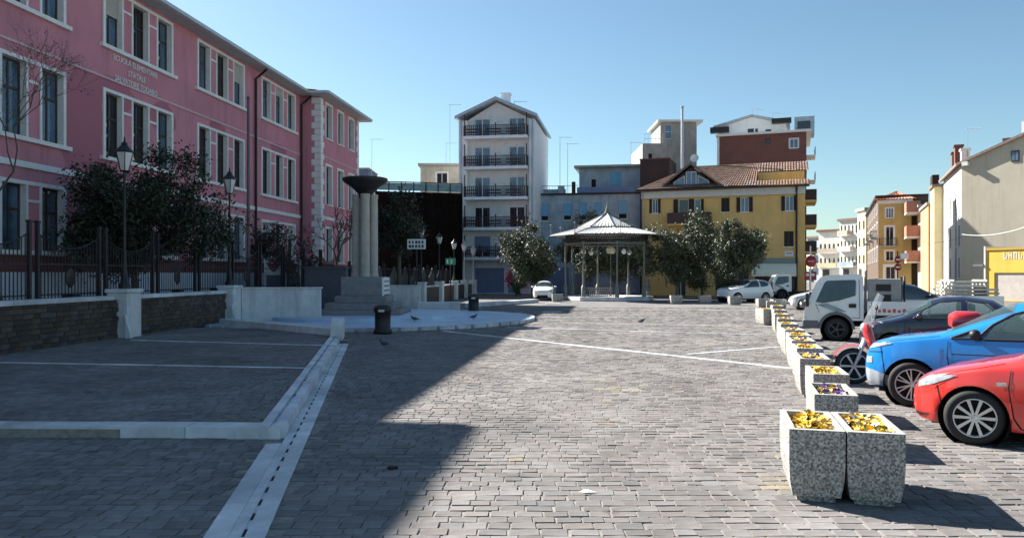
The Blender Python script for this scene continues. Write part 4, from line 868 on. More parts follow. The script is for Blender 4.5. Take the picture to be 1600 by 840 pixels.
tag(MB().box(0, 9.5, -.3, .3, -.02, .22).build('long_kerb', KERB, None, (-2.6, 46.5, 0), math.atan2(9, 4.5), .02), 'long low grey kerb leading from the bin towards the white car', 'kerb')

wall2 = thing('pier_wall', 'low wall of pale piers and dark brick bays beyond the monument', 'wall')
pp = [(-5.9, 50), (-5.2, 55), (-4.6, 61), (-4.1, 66), (-3.4, 67.5)]
for i, (x, y) in enumerate(pp):
    p_ = MB().box(-.28, .28, -.35, .35, -.02, 1.38).build('pier', ISTRIA, wall2, (x, y, 0), -.1, .02); MB().box(-.32, .32, -.4, .4, 1.383, 1.48).build('pier_cap', ISTRIA, p_)
    if i:
        a, b = Vector(pp[i - 1]), Vector((x, y)); d = b - a; th = math.atan2(d.y, d.x)
        MB().box(.36, d.length - .36, -.05, .25, -.02, 1.12).build('brick_bay', BRK, wall2, (*a, 0), th); MB().box(.36, d.length - .36, -.1, .3, 1.123, 1.22).build('cap_stone', KERB, wall2, (*a, 0), th)
fence2 = thing('far_iron_fence', 'dark iron fence with pale scalloped panels behind the far pier wall', 'fence')
SCAL = M('pale_scalloped_panel', (.30, .28, .25), .85, .15, 2)
fp_ = [(-9.0, 42.5), (-7.4, 50), (-6.4, 58), (-5.4, 66.5)]
bar2 = MB().box(-.012, .012, -.012, .012, .4, 2.35).mesh('bar', IRON); ps2 = MB().box(-.08, .08, -.08, .08, 0, 2.7).mesh('post', IRON)
for (xa, ya), (xb, yb) in zip(fp_, fp_[1:]):
    n = 3
    for k in range(n):
        a = Vector((xa, ya)).lerp(Vector((xb, yb)), k / n); b = Vector((xa, ya)).lerp(Vector((xb, yb)), (k + 1) / n); d = b - a; th = math.atan2(d.y, d.x); L = d.length
        put('post', ps2, fence2, (*a, 0)); mb = MB(); q = 10
        top = [1.75 + .75 * abs(2 * j / q - 1) ** 2 for j in range(q + 1)]
        for j in range(q): mb.add([(L * j / q, .25, .3), (L * (j + 1) / q, .25, .3), (L * (j + 1) / q, .25, top[j + 1]), (L * j / q, .25, top[j]), (L * j / q, .31, top[j]), (L * (j + 1) / q, .31, top[j + 1])], [(0, 1, 2, 3), (3, 2, 5, 4)])
        mb.build('scalloped_panel', SCAL, fence2, (*a, 0), th, fix=False)
        MB().box(.08, L - .08, -.015, .015, 2.3, 2.35).box(.08, L - .08, -.015, .015, .4, .45).build('rail', IRON, fence2, (*a, 0), th)
        for j in range(1, 18): put('bar', bar2, fence2, (*(a + d * (j / 18)), 0))
sp_ = thing('scalloped_wall', 'pale wall with concave scalloped tops behind the school fence', 'wall', (-12.9, 40, 1.1), math.atan2(1, .1))
for k in range(3):
    mb = MB(); q = 10; L = 2.6
    for j in range(q):
        t0, t1 = [1.0 + .75 * abs(2 * (j + s) / q - 1) ** 2 for s in (0, 1)]; x0, x1 = k * 2.7 + L * j / q, k * 2.7 + L * (j + 1) / q
        mb.add([(x0, 0, 0), (x1, 0, 0), (x1, 0, t1), (x0, 0, t0), (x0, .12, t0), (x1, .12, t1)], [(0, 1, 2, 3), (3, 2, 5, 4)])
    mb.build('panel', WHITE, sp_, fix=False)
    MB().box(k * 2.7 + .3, k * 2.7 + 2.3, -.02, -.003, .1, .85).build('blue_panel', M('slate_panel', (.10, .11, .16), .8), sp_)

# ================================================================== street lamps
LGL = M('lamp_glass', (.55, .56, .55), .15, .1, 3, spec=.6)
def lamp(label, loc, h, s=1, mat=IRON, group='lanterns on the wall piers'):
    t = thing('street_lamp', label, 'street lamp', loc, 0, group)
    MB().lathe([(.16 * s, 0), (.16 * s, .12), (.10 * s, .2), (.09 * s, .5), (.065 * s, .62), (.05 * s, .8), (.035 * s, h - .25), (.05 * s, h - .2), (.03 * s, h)], 10).build('pole', mat, t)
    fr = MB(); a, b, z0, z1 = .12 * s, .25 * s, h, h + .52 * s
    for i in range(6):
        c0, c1 = math.pi / 3 * i, math.pi / 3 * (i + 1); fr.tube((a * math.cos(c0), a * math.sin(c0), z0), (b * math.cos(c0), b * math.sin(c0), z1), .014 * s, None, 4)
        fr.tube((b * math.cos(c0), b * math.sin(c0), z1), (b * math.cos(c1), b * math.sin(c1), z1), .018 * s, None, 4)
    fr.lathe([(.001, z0 - .03), (a * 1.1, z0 - .03), (a * 1.1, z0)], 6)
    fr.lathe([(b * 1.12, z1), (b * .75, z1 + .10 * s), (.09 * s, z1 + .2 * s), (.08 * s, z1 + .27 * s), (.03 * s, z1 + .3 * s), (.02 * s, z1 + .42 * s), (.001, z1 + .46 * s)], 12)
    lo = fr.build('lantern', mat, t)
    gl = MB()
    for i in range(6):
        c0, c1 = math.pi / 3 * i, math.pi / 3 * (i + 1); gl.face([(a * math.cos(c0), a * math.sin(c0), z0), (a * math.cos(c1), a * math.sin(c1), z0), (b * math.cos(c1), b * math.sin(c1), z1), (b * math.cos(c0), b * math.sin(c0), z1)])
    gl.build('lamp_glass', LGL, lo, fix=False)
    return t
pu = lambda u: tuple(WO + WD * (u + .39) + WN * .09)
lamp('iron street lamp on the left brick wall pier, nearest the camera', (*pu(10.72), 1.56), 3.55, 1.05)
lamp('iron street lamp on the second brick wall pier, by the pale panel', (*pu(18.12), 1.56), 3.65, 1.05)
GLM = M('light_grey_lamp_post', (.35, .35, .34), .5, .1, 4, metal=.3)
lamp('leftmost of the small far lamps, rising behind the white notice board', (pp[0][0], pp[0][1], 1.48), 2.9, .9)
lamp('second small far lamp, between the notice board and the green sign', (pp[1][0], pp[1][1], 1.48), 2.7, .9)
lamp('third small far lamp, directly above the green sign', (pp[2][0], pp[2][1], 1.48), 2.5, .9)
lamp('fourth small far lamp on a pale pole left of the last pier', (pp[3][0], pp[3][1], 1.48), 2.5, 1, GLM)
lamp('last small far lamp on a pale pole, nearest the apartment block', (pp[4][0], pp[4][1], 1.48), 2.2, 1, GLM)

# ================================================================== signs, bins
sg = thing('notice_board', 'white notice board on a dark post behind the monument', 'sign', P(651, 428, 48)[:2] + (0,))
MB().tube((0, 0, 0), (0, 0, 4.4), .05, None, 8).build('post', IRON, sg); bd = MB().box(-.58, .58, -.10, -.06, 3.55, 4.18).build('board', WHITE, sg, bevel=.02)
t = MB()
for r in range(2):
    for k in range(5): x = -.48 + k * .2; t.box(x, x + random.uniform(.1, .17), -.108, -.101, 3.64 + r * .26, 3.82 + r * .26)
t.build('printed_band', M('dark_print', (.04, .04, .06), .8), bd)
sg = thing('green_sign', 'small green rectangular sign on a post before the dark netting', 'sign', P(704, 428, 58)[:2] + (0,))
MB().tube((0, .05, 0), (0, .05, 3.3), .04, None, 8).build('post', IRON, sg); bd = MB().box(-.38, .38, -.03, 0, 2.7, 3.2).build('board', M('sign_green', (.05, .28, .16), .5), sg)
MB().box(-.28, -.18, -.036, -.031, 2.8, 3.1).box(.02, .12, -.036, -.031, 2.8, 3.1).build('printed_bar', WHITE, bd)
def bin_(label, g):
    t = thing('litter_bin', label, 'litter bin', (*g, .0 if g[1] < 30 else .0), 0, 'black litter bins')
    MB().lathe([(.001, 0), (.31, 0), (.31, .12), (.26, .16), (.27, .72), (.30, .74), (.30, .80)], 18).build('drum', BLACKP, t)
    h = MB().lathe([(.30, .803), (.30, .86), (.24, .95), (.10, .99), (.001, 1.0)], 18).build('hood', BLACKP, t)
    MB().box(-.10, .10, -.298, -.26, .74, .82).build('paper_slot', STEEL, h)
bin_('black litter bin by the end of the long kerb, the nearer of two', G(598, 521)); bin_('black litter bin beyond the round platform, the farther of two', G(740, 489))
rs = thing('no_entry_sign', 'round dark red road sign at the corner of the ochre building', 'road sign', P(1267, 428, 60)[:2] + (0,))
MB().tube((0, .06, 0), (0, .06, 4.2), .05, None, 8).build('post', STEEL, rs); b_ = MB().lathe([(.001, -.02), (.45, -.02), (.45, .02), (.001, .02)], 24).xf(Matrix.Translation((0, 0, 3.0)) @ Matrix.Rotation(R(90), 4, 'X')).build('disc', M('sign_red', (.30, .02, .025), .4), rs); MB().box(-.25, .25, -.035, -.021, 2.95, 3.06).build('bar', M('faded_sign_bar', (.5, .25, .22), .5), b_)
rs = thing('red_shop_sign', 'red and white sign panel under the round road sign', 'sign', P(1266, 428, 62)[:2] + (0,))
MB().tube((0, .06, 0), (0, .06, 2.3), .05, None, 8).build('post', IRON, rs); b_ = MB().box(-.5, .5, -.03, .0, 1.5, 2.2).build('board', M('sign_crimson', (.28, .02, .03), .5), rs); MB().box(-.35, -.1, -.04, -.031, 1.85, 2.05).box(.05, .35, -.04, -.031, 1.85, 2.05).build('printed_patch', WHITE, b_)
rs = thing('street_signs', 'two small round red and white signs on a post down the street', 'road sign', P(1403, 428, 66)[:2] + (0,))
MB().tube((0, .06, 0), (0, .06, 4.0), .05, None, 8).build('post', IRON, rs)
for z in (2.6, 3.25):
    b_ = MB().lathe([(.001, -.02), (.3, -.02), (.3, .02), (.001, .02)], 20).xf(Matrix.Translation((0, 0, z)) @ Matrix.Rotation(R(90), 4, 'X')).build('disc', MATS['sign_red'], rs); MB().box(-.2, .2, -.035, -.021, z - .05, z + .05).build('bar', WHITE, b_)
MB().box(.2, .9, -.03, .0, 3.3, 3.8).build('plate', WHITE, rs)

# ================================================================== bandstand
GM = M('grey_painted_iron', (.17, .17, .16), .5, .2, 6, metal=.3); GR = M('white_zinc_roof', (.57, .57, .55), .55, .08, 2, metal=.0, streak=.2); DKL = M('dark_lattice_iron', (.03, .028, .026), .6, .2, 4)
gz = thing('bandstand', 'octagonal iron bandstand with a white tent roof among the trees', 'bandstand', (7.45, 60.3, 0))
OCT = [R(6 + 45 * k) for k in range(8)]; pt = lambda r, t, z: (r * math.cos(t), r * math.sin(t), z)
fl = MB(); fl.prism([pt(3.75, t, 0)[:2] for t in OCT], -.02, .28, ax='xy'); fl.build('platform', KERB, gz, bevel=.02)
colm = MB().lathe([(.17, 0), (.17, .75), (.13, .8), (.10, .9), (.075, 1.0), (.07, 2.6), (.09, 2.65), (.07, 2.7), (.065, 4.1), (.12, 4.2)], 12).mesh('column', GM)
for t in OCT: put('column', colm, gz, pt(3.3, t, .283))
bm_ = MB(); lat = MB(); br = MB()
for k in range(8):
    a, b = OCT[k], OCT[(k + 1) % 8]
    bm_.tube(pt(3.3, a, 4.35), pt(3.3, b, 4.35), .07, None, 6).tube(pt(3.3, a, 5.05), pt(3.3, b, 5.05), .06, None, 6)
    for i in range(14):
        p, q = Vector(pt(3.3, a, 4.4)), Vector(pt(3.3, b, 4.4)); c = p.lerp(q, i / 14); d = p.lerp(q, (i + 1) / 14)
        lat.tube(c, (d.x, d.y, 5.0), .022, None, 4).tube(d, (c.x, c.y, 5.0), .022, None, 4)
    for s, (p, q) in enumerate(((a, b), (b, a))):
        p, q = Vector(pt(3.3, p, 0)), Vector(pt(3.3, q, 0)); pts = [p.lerp(q, .02 + .2 * (1 - math.cos(f * 1.57))) + Vector((0, 0, 3.45 + .85 * math.sin(f * 1.57))) for f in (0, .33, .66, 1)]
        br.path(pts, .022, 5)
bm_.build('ring_beam', GM, gz); stuff(lat.build('lattice_frieze', DKL, gz)); br.build('corner_brackets', GM, gz)
lft = MB()
for k in range(8):
    a, b = OCT[k], OCT[(k + 1) % 8]
    sk = MB(); n = 10
    for i in range(n):
        p0, p1 = Vector(pt(4.5, a, 4.98)).lerp(Vector(pt(4.5, b, 4.98)), i / n), Vector(pt(4.5, a, 4.98)).lerp(Vector(pt(4.5, b, 4.98)), (i + 1) / n)
        q0, q1 = Vector(pt(2.3, a, 5.52)).lerp(Vector(pt(2.3, b, 5.52)), i / n), Vector(pt(2.3, a, 5.52)).lerp(Vector(pt(2.3, b, 5.52)), (i + 1) / n); m_ = (p0 + p1) / 2 + Vector((0, 0, .05)), (q0 + q1) / 2 + Vector((0, 0, .05))
        sk.face([p0, m_[0], m_[1], q0]); sk.face([m_[0], p1, q1, m_[1]])
    sk.build('lower_roof_panel', GR, gz, fix=False)
    sk = MB(); n = 6
    for i in range(n):
        p0, p1 = Vector(pt(2.3, a, 5.62)).lerp(Vector(pt(2.3, b, 5.62)), i / n), Vector(pt(2.3, a, 5.62)).lerp(Vector(pt(2.3, b, 5.62)), (i + 1) / n); ap0, ap1 = Vector(pt(.1, a, 6.75)).lerp(Vector(pt(.1, b, 6.75)), i / n), Vector(pt(.1, a, 6.75)).lerp(Vector(pt(.1, b, 6.75)), (i + 1) / n); m0, m1 = (p0 + p1) / 2 + Vector((0, 0, .04)), (ap0 + ap1) / 2
        sk.face([p0, m0, m1, ap0]); sk.face([m0, p1, ap1, m1])
    sk.build('upper_roof_panel', GR, gz, fix=False)
    MB().tube(pt(2.3, a, 5.64), pt(.1, a, 6.78), .05, None, 5).build('hip_rib', GM, gz); MB().tube(pt(4.5, a, 5.0), pt(2.3, a, 5.56), .05, None, 5).build('hip_rib', GM, gz)
    MB().tube(pt(2.3, a, 5.58), pt(2.3, b, 5.58), .06, None, 5).build('eave_ring', GM, gz); MB().tube(pt(4.5, a, 4.96), pt(4.5, b, 4.96), .045, None, 5).build('eave_ring', GM, gz)
    MB().tube(pt(4.45, a, 4.9), pt(4.45, a, 5.75), .035, .02, 6).ball(pt(4.45, a, 5.8), .07).build('corner_finial', GM, gz)
    for i in range(9):                                             # little crest along the upper eave
        p = Vector(pt(2.32, a, 5.62)).lerp(Vector(pt(2.32, b, 5.62)), i / 9); lft.tube(p, p + Vector((0, 0, .2)), .035, .01, 4)
stuff(lft.build('crest', GM, gz))
MB().lathe([(.16, 6.7), (.2, 6.85), (.08, 7.0), (.12, 7.1), (.04, 7.2), (.02, 7.6), (.001, 7.7)], 10).build('finial', GM, gz)
for k in (4, 5, 6):
    a, b = OCT[k], OCT[(k + 1) % 8]; p, q = Vector(pt(3.3, a, 0)), Vector(pt(3.3, b, 0)); mb = MB()
    if k == 5:
        mb.tube(p.lerp(q, .05) + Vector((0, 0, .95)), p.lerp(q, .95) + Vector((0, 0, .95)), .03, None, 5)
        for i in range(16): c = p.lerp(q, .05 + .9 * i / 16); d = p.lerp(q, .05 + .9 * (i + 1) / 16); mb.tube(c + Vector((0, 0, .3)), d + Vector((0, 0, .95)), .018, None, 4).tube(d + Vector((0, 0, .3)), c + Vector((0, 0, .95)), .018, None, 4)
        mb.build('lattice_panel', GM, gz)
GLOB = M('white_globe_glass', (.80, .79, .74), .25, .05, 3)
for k in (0, 2, 4, 6):
    t = OCT[k] + .39; o = MB().tube(pt(2.2, t, 4.35), pt(2.2, t, 3.9), .02, None, 5).build('lamp_stem', GM, gz); MB().ball(pt(2.2, t, 3.72), .2, 12, 8).build('globe', GLOB, o)
o = MB().tube((.3, 0, .28), (.3, 0, 3.6), .04, None, 6).build('lamp_post', GM, gz); MB().lathe([(.28, 3.6), (.36, 3.75), (.36, 4.05), (.1, 4.15)], 12, c=(.3, 0, 0)).build('lamp_head', M('cream_lamp_head', (.7, .64, .48), .4), o)

# ================================================================== trees
BARK = M('grey_brown_bark', (.10, .085, .07), .9, .3, 6, .5, 30); BARKL = M('pale_bark', (.17, .15, .125), .9, .3, 6, .5, 30)
LEAFD = M('dark_evergreen_leaf', (.022, .030, .012), .45, .3, 5, isl=.5); LEAFM = M('magnolia_leaf', (.080, .092, .050), .5, .4, 2, isl=.6, spec=.45); LEAFR = M('brownish_leaf', (.05, .035, .03), .6, .3, 4, isl=.4); LEAFG = M('mid_green_leaf', (.05, .10, .03), .5, .3, 4, isl=.4)
def leaf_mesh(name, P_, size, mat, up=.3, asp=.42):
    n = len(P_); d = RNG.normal(size=(n, 3)); d[:, 2] += up; d /= np.linalg.norm(d, axis=1)[:, None]
    r = RNG.normal(size=(n, 3)); s = np.cross(d, r); s /= np.linalg.norm(s, axis=1)[:, None]; nn = np.cross(d, s)
    L = (size * RNG.uniform(.5, 1.5, n))[:, None]; V = np.zeros((n, 4, 3))
    V[:, 0] = P_; V[:, 1] = P_ + d * L * .5 + s * L * asp * .5 + nn * L * .06; V[:, 2] = P_ + d * L; V[:, 3] = P_ + d * L * .5 - s * L * asp * .5 + nn * L * .06
    me = bpy.data.meshes.new(name); me.vertices.add(n * 4); me.vertices.foreach_set('co', V.reshape(-1)); me.loops.add(n * 4); me.loops.foreach_set('vertex_index', np.arange(n * 4)); me.polygons.add(n); me.polygons.foreach_set('loop_start', np.arange(n) * 4)
    me.materials.append(mat); me.polygons.foreach_set('use_smooth', np.zeros(n, bool)); me.update(calc_edges=True); me.validate(); return me
def tree(label, loc, cz, rad, nleaf, size, leaf, bark=BARK, tr=.13, nclump=70, lobes=7, seed=1, group=None, name='broadleaf_tree', hollow=.45, off=(0, 0), cat='tree'):
    global RNG
    save = RNG; RNG = np.random.default_rng(seed); rnd = random.Random(seed)
    t = thing(name, label, cat, loc, 0, group); rx, ry, rz = rad; c = np.array([off[0], off[1], cz])
    lob = [(c + np.array([rx, ry, rz]) * RNG.uniform(.5, .82) * (lambda v: v / np.linalg.norm(v))(RNG.normal(size=3) * np.array([1, 1, .8])), RNG.uniform(.28, .50)) for _ in range(lobes)] + [(c, .62)]
    base_z = cz - rz * .72; tb = MB(); bend = rnd.uniform(-.12, .12)
    top = (off[0] * .6 + bend, off[1] * .6, base_z + .25); tb.path([(0, 0, -.02), (bend * .3, .02, base_z * .35), (bend, 0, base_z * .75), top], [tr * 1.35, tr, tr * .85, tr * .75], 9)
    tips = []
    for lc, lr in lob:
        mid = (np.array(top) * .45 + lc * .55) + RNG.normal(size=3) * .12; tb.path([top, tuple(mid), tuple(lc)], [tr * .5, tr * .3, tr * .14], 6)
        for _ in range(5):
            e = lc + RNG.normal(size=3) * np.array([rx, ry, rz]) * lr * .5; tb.path([tuple(mid), tuple((mid + e) / 2 + RNG.normal(size=3) * .08), tuple(e)], [tr * .22, tr * .13, tr * .05], 4); tips.append(e)
    tb.build('trunk', bark, t, fix=False)
    pts = []; per = max(1, nleaf // nclump)
    for k in range(nclump):
        lc, lr = lob[k % len(lob)]; v = RNG.normal(size=3); v /= np.linalg.norm(v); rr = hollow + (1 - hollow) * RNG.random() ** .6
        cc = lc + v * np.array([rx, ry, rz]) * lr * rr
        pts.append(cc + RNG.normal(size=(per, 3)) * np.array([rx, ry, rz]) * RNG.uniform(.05, .11))
    put('crown', leaf_mesh('crown', np.concatenate(pts), size, leaf), t); RNG = save; return t
def gp(x, Y): return ((x - CX) / FPX * Y, Y)
tree('big dark evergreen tree in the shade before the pink school', (*gp(212, 29), 1.1), 2.95, (3.2, 2.6, 2.5), 30000, .15, LEAFD, nclump=300, lobes=14, seed=3, tr=.14, off=(.35, 0))
tree('small dark tree right of the second wall lamp', (*gp(450, 43), 1.1), 2.3, (2.0, 1.8, 1.5), 4200, .16, LEAFR, nclump=90, seed=5, tr=.08)
tree('dark tree hiding behind the memorial columns before the dark netting', (*gp(622, 50), 0), 4.8, (2.2, 1.9, 2.6), 9000, .2, LEAFD, nclump=90, seed=6, tr=.16)
tree('silver leaved magnolia left of the bandstand near the white car', (*gp(832, 64), 0), 3.6, (2.9, 2.4, 2.9), 17000, .2, LEAFM, BARKL, nclump=120, lobes=10, seed=8, tr=.13, off=(-.1, 0), group='magnolias around the bandstand')
tree('magnolia standing directly behind the bandstand roof, left of its finial', (*gp(902, 72), 0), 4.6, (2.5, 2.2, 3.0), 13000, .2, LEAFM, BARKL, nclump=90, seed=9, group='magnolias around the bandstand')
tree('dense magnolia filling the view behind the bandstand columns', (*gp(965, 68), 0), 2.9, (3.6, 1.8, 2.7), 20000, .2, LEAFM, BARKL, nclump=170, lobes=10, seed=10, group='magnolias around the bandstand')
tree('magnolia next to the right side of the bandstand roof', (*gp(1058, 60), 0), 3.7, (2.7, 2.3, 3.0), 18000, .2, LEAFM, BARKL, nclump=120, lobes=10, seed=11, group='magnolias around the bandstand')
tree('rightmost magnolia, before the awning of the ochre building', (*gp(1152, 57), 0), 3.6, (2.7, 2.2, 2.7), 17000, .2, LEAFM, BARKL, nclump=120, lobes=10, seed=12, group='magnolias around the bandstand')
tree('magnolia between the bandstand and the rightmost one, set further back', (*gp(1098, 64), 0), 3.6, (2.6, 2.0, 2.7), 15000, .2, LEAFM, BARKL, nclump=100, lobes=9, seed=14, group='magnolias around the bandstand')
def bare(label, loc, h, spread, seed, depth=6, buds=800, bud=.09, r0=.11, lean=(0, 0)):
    rnd = random.Random(seed); t = thing('bare_tree', label, 'tree', loc); mb = MB(); ends = []
    def grow(p, d, L, r, k):
        q = p + d * L; m_ = p + d * L * .5 + Vector((rnd.uniform(-1, 1), rnd.uniform(-1, 1), rnd.uniform(-1, 1))) * L * .06
        mb.path([tuple(p), tuple(m_), tuple(q)], [r, r * .85, r * .7], 6 if k > 3 else 4, cap=False)
        if k <= 2: ends.append((p, q))
        if k == 0: return
        for i in range(2 if k > 5 else 3):
            v = Vector((rnd.gauss(0, 1), rnd.gauss(0, 1), rnd.gauss(.25, .6))).normalized(); grow(q, (d * .95 + v * spread).normalized(), L * rnd.uniform(.66, .84), r * .62, k - 1)
    grow(Vector((0, 0, 0)), Vector((lean[0], lean[1], 1)).normalized(), h * .3, r0, depth); mb.build('trunk', BARK, t, fix=False)
    rs = np.random.default_rng(seed); pts = np.array([tuple(Vector(a).lerp(b, rnd.random())) for a, b in rnd.choices(ends, k=buds)]); put('crown', leaf_mesh('crown', pts, bud, LEAFR), t); return t
bare('bare twiggy tree at the left edge before the school windows', (*gp(-35, 20.5), 1.1), 7.4, .62, 33, 7, 700, .06, .06, (.02, .0))
bare('thin bare tree with sparse brown leaves left of the memorial columns', (*gp(526, 47), 1.1), 5.2, .7, 22, 5, 500, .13, .09)
bs = tree('round green bush with red blossoms in front of the blue garage', (*gp(806, 70), 0), .95, (.75, .7, .85), 1500, .2, LEAFG, nclump=40, lobes=5, seed=15, tr=.05, name='flowering_bush', cat='bush')
RNG_ = np.random.default_rng(4); put('blossoms', leaf_mesh('blossoms', np.array([-.65, -.3, 1.55]) + RNG_.normal(size=(90, 3)) * np.array([.16, .16, .3]), .2, M('red_blossom', (.55, .03, .03), .6), asp=.9), bs)

# ================================================================== concrete planters
AGG = M('exposed_aggregate', (.30, .29, .27), .9, .2, 10, .7, 120, speck=(62, (.05, .048, .045), (.62, .60, .56)), streak=.4); RIM = M('planter_rim', (.42, .41, .39), .85, .15, 8, .2, 60); SOIL = M('dark_soil', (.03, .022, .016), .95, .3, 20, .5, 50)
FY = M('yellow_pansy', (.75, .48, .01), .6, .15, 30, isl=.3); FW = M('white_pansy', (.72, .68, .66), .6, .1, 30); FP = M('purple_pansy', (.16, .07, .30), .6, .2, 30, isl=.3); FE = M('pansy_eye', (.14, .05, .01), .7); FL = M('pansy_leaf', (.05, .11, .02), .6, .2, 20, isl=.3)
def planter_mesh(w, d, h):
    mb = MB(); lv = [(-.07, 0), (-.07, .045), (-.032, .05), (-.008, h * .3), (0, h * .55), (0, h)]    # widths shrink towards the foot
    def ring(i, z): return [(i_x, i_y, z) for i_x, i_y in ((-w / 2 - i, -d / 2 - i), (w / 2 + i, -d / 2 - i), (w / 2 + i, d / 2 + i), (-w / 2 - i, d / 2 + i))]
    R_ = [ring(i, z) for i, z in lv]
    for a, b in zip(R_, R_[1:]):
        for k in range(4): mb.face([a[k], a[(k + 1) % 4], b[(k + 1) % 4], b[k]], 0)
    o, n = ring(0, h), ring(-.055, h); q = ring(-.06, h - .12)
    for k in range(4): mb.face([o[k], o[(k + 1) % 4], n[(k + 1) % 4], n[k]], 1); mb.face([n[k], n[(k + 1) % 4], q[(k + 1) % 4], q[k]], 1)
    mb.face(q, 2); return mb.mesh('tub', [AGG, RIM, SOIL], fix=False)
TUB = planter_mesh(.46, 1.0, .64); TUBW = planter_mesh(.78, .5, .55)
def pansies(n, w, d, h, cols, size, seed):
    rs = random.Random(seed); mb = MB()
    for _ in range(n):
        m = rs.choice(cols); x, y = rs.uniform(-w / 2 + .08, w / 2 - .08), rs.uniform(-d / 2 + .09, d / 2 - .09); z = h - .05 + rs.uniform(-.02, .05); az, ti = rs.uniform(0, 6.28), rs.uniform(.1, .8); s = size * rs.uniform(.8, 1.2)
        X = Matrix.Translation((x, y, z)) @ Matrix.Rotation(az, 4, 'Z') @ Matrix.Rotation(ti, 4, 'X'); b = len(mb.v)
        for k in range(5):
            t = 2 * math.pi * k / 5; u = Vector((math.cos(t), math.sin(t), 0)); v = Vector((-u.y, u.x, 0))
            mb.face([(0, 0, .001 * k), u * s * .35 + v * s * .32 + Vector((0, 0, .004)), u * s * .62 + v * s * .12 + Vector((0, 0, .010)), u * s * .62 - v * s * .14 + Vector((0, 0, .006)), u * s * .35 - v * s * .32], m)
        mb.lathe([(.0005, .012), (s * .16, .011)], 5, 3); mb.xf(X, b)
    for _ in range(n * 3):
        x, y = rs.uniform(-w / 2 + .07, w / 2 - .07), rs.uniform(-d / 2 + .07, d / 2 - .07); p = Vector((x, y, h - .13)); q = Vector((x + rs.uniform(-.05, .05), y + rs.uniform(-.05, .05), h - rs.uniform(.0, .07))); v = Vector((rs.uniform(-1, 1), rs.uniform(-1, 1), 0)) * .032
        mb.face([p, (p + q) / 2 + v, q, (p + q) / 2 - v], 4)
    return mb.mesh('pansies', [FY, FW, FP, FE, FL], fix=False)
def planter(label, x, y, rot, me, tub=TUB, group='concrete planters with pansies'):
    t = thing('planter', label, 'planter', (x, y, 0), rot, group); put('tub', tub, t)
    if me: stuff(put('pansies', me, t))
    return t
PR = -R(14.7)
def from_corner(fx, fy, rot, w=.46, d=1.0):                          # front-left corner -> centre
    c, s = math.cos(rot), math.sin(rot); return (fx + c * w / 2 - s * d / 2, fy + s * w / 2 + c * d / 2)
x, y = from_corner(2.44, 6.76, PR); planter('nearest planter, left tub of the front pair, full of yellow pansies', x, y, PR, pansies(95, .46, 1.0, .64, [0, 0, 0, 0], .075, 1))
x, y = from_corner(2.44 + .475 * math.cos(PR), 6.76 + .475 * math.sin(PR), PR); planter('right tub of the front pair, yellow pansies with a white clump', x, y, PR, pansies(95, .46, 1.0, .64, [0, 0, 0, 0, 1], .075, 2))
mp, my, my2 = pansies(95, .46, 1.0, .64, [0, 1, 1, 2, 2, 0], .07, 3), pansies(80, .46, 1.0, .64, [0], .07, 4), pansies(80, .46, 1.0, .64, [0, 0, 0, 2], .07, 5)
row = [(3.43, 8.71, mp, 'planter with purple, white and yellow pansies just behind the front pair'), (4.12, 10.5, my, 'planter with sparse yellow pansies, second behind the front pair, beside the scooter wheel'), (4.65, 12.4, my2, 'third planter behind the front pair, yellow and dark pansies'), (5.25, 14.15, my, 'fourth planter of the receding row'), (5.72, 15.7, my2, 'fifth planter of the receding row'), (6.17, 17.1, my, 'sixth planter of the receding row'), (6.65, 18.7, my2, 'seventh planter of the receding row, level with the dark blue car'), (7.35, 21, my, 'eighth planter of the receding row'), (8.1, 23.4, my2, 'ninth planter of the receding row, before the white truck'), (8.9, 26.0, my, 'tenth planter of the receding row, level with the truck front'), (9.9, 29, my2, 'eleventh planter of the receding row'), (11.2, 33, my, 'twelfth planter of the receding row'), (12.6, 38, my2, 'last planter at the far end of the receding row')]
for fx, fy, me, lb in row:
    r_ = PR + random.uniform(-.05, .05); x, y = from_corner(fx, fy, r_); planter(lb, x, y, r_, me)
x, y = from_corner(9.75, 30, 0, .6); planter('single planter standing out left of the receding row', x, y, 0, my)
for px_, py_, lb in ((1056, 474, 'planter before the trees, leftmost of three right of the bandstand'), (1101, 474, 'planter before the trees, middle of three right of the bandstand'), (1148, 476, 'planter before the bumper of the white compact crossover'), (1193, 481, 'bright sunlit planter right of the white compact crossover'), (1216, 482, 'sunlit planter close to the far end of the receding row'), (871, 471, 'planter before the white car left of the bandstand')):
    g = G(px_, py_); planter(lb, g[0], g[1], .05, None, TUBW, 'plain planters edging the square')

# ================================================================== pigeons, litter
PIG = M('pigeon_grey', (.07, .07, .085), .7, .3, 30)
def pigeon(label, x, y, z, rot):
    mb = MB(); mb.path([(-.17, 0, .10), (-.10, 0, .11), (-.02, 0, .125), (.06, 0, .14), (.10, 0, .175), (.125, 0, .215), (.15, 0, .225), (.165, 0, .222)], [.012, .035, .062, .058, .036, .026, .024, .006], 10)
    t = mb.build('pigeon', PIG, None, (x, y, z), rot); tag(t, label, 'pigeon', 'pigeons on the square')
    MB().tube((.165, 0, .222), (.19, 0, .214), .007, .002, 5).build('beak', IRON, t); MB().box(-.25, -.14, -.03, .03, .092, .103).build('tail', PIG, t)
    for s in (-1, 1): MB().tube((0, .022 * s, 0), (0, .022 * s, .08), .006, None, 5).tube((0, .022 * s, .004), (.035, .022 * s, .004), .005, .002, 4).build('leg', TERRA, t); MB().ball((-.03, .055 * s, .125), .05, 8, 5, 0, (1.9, .28, .8)).build('wing', PIG, t)
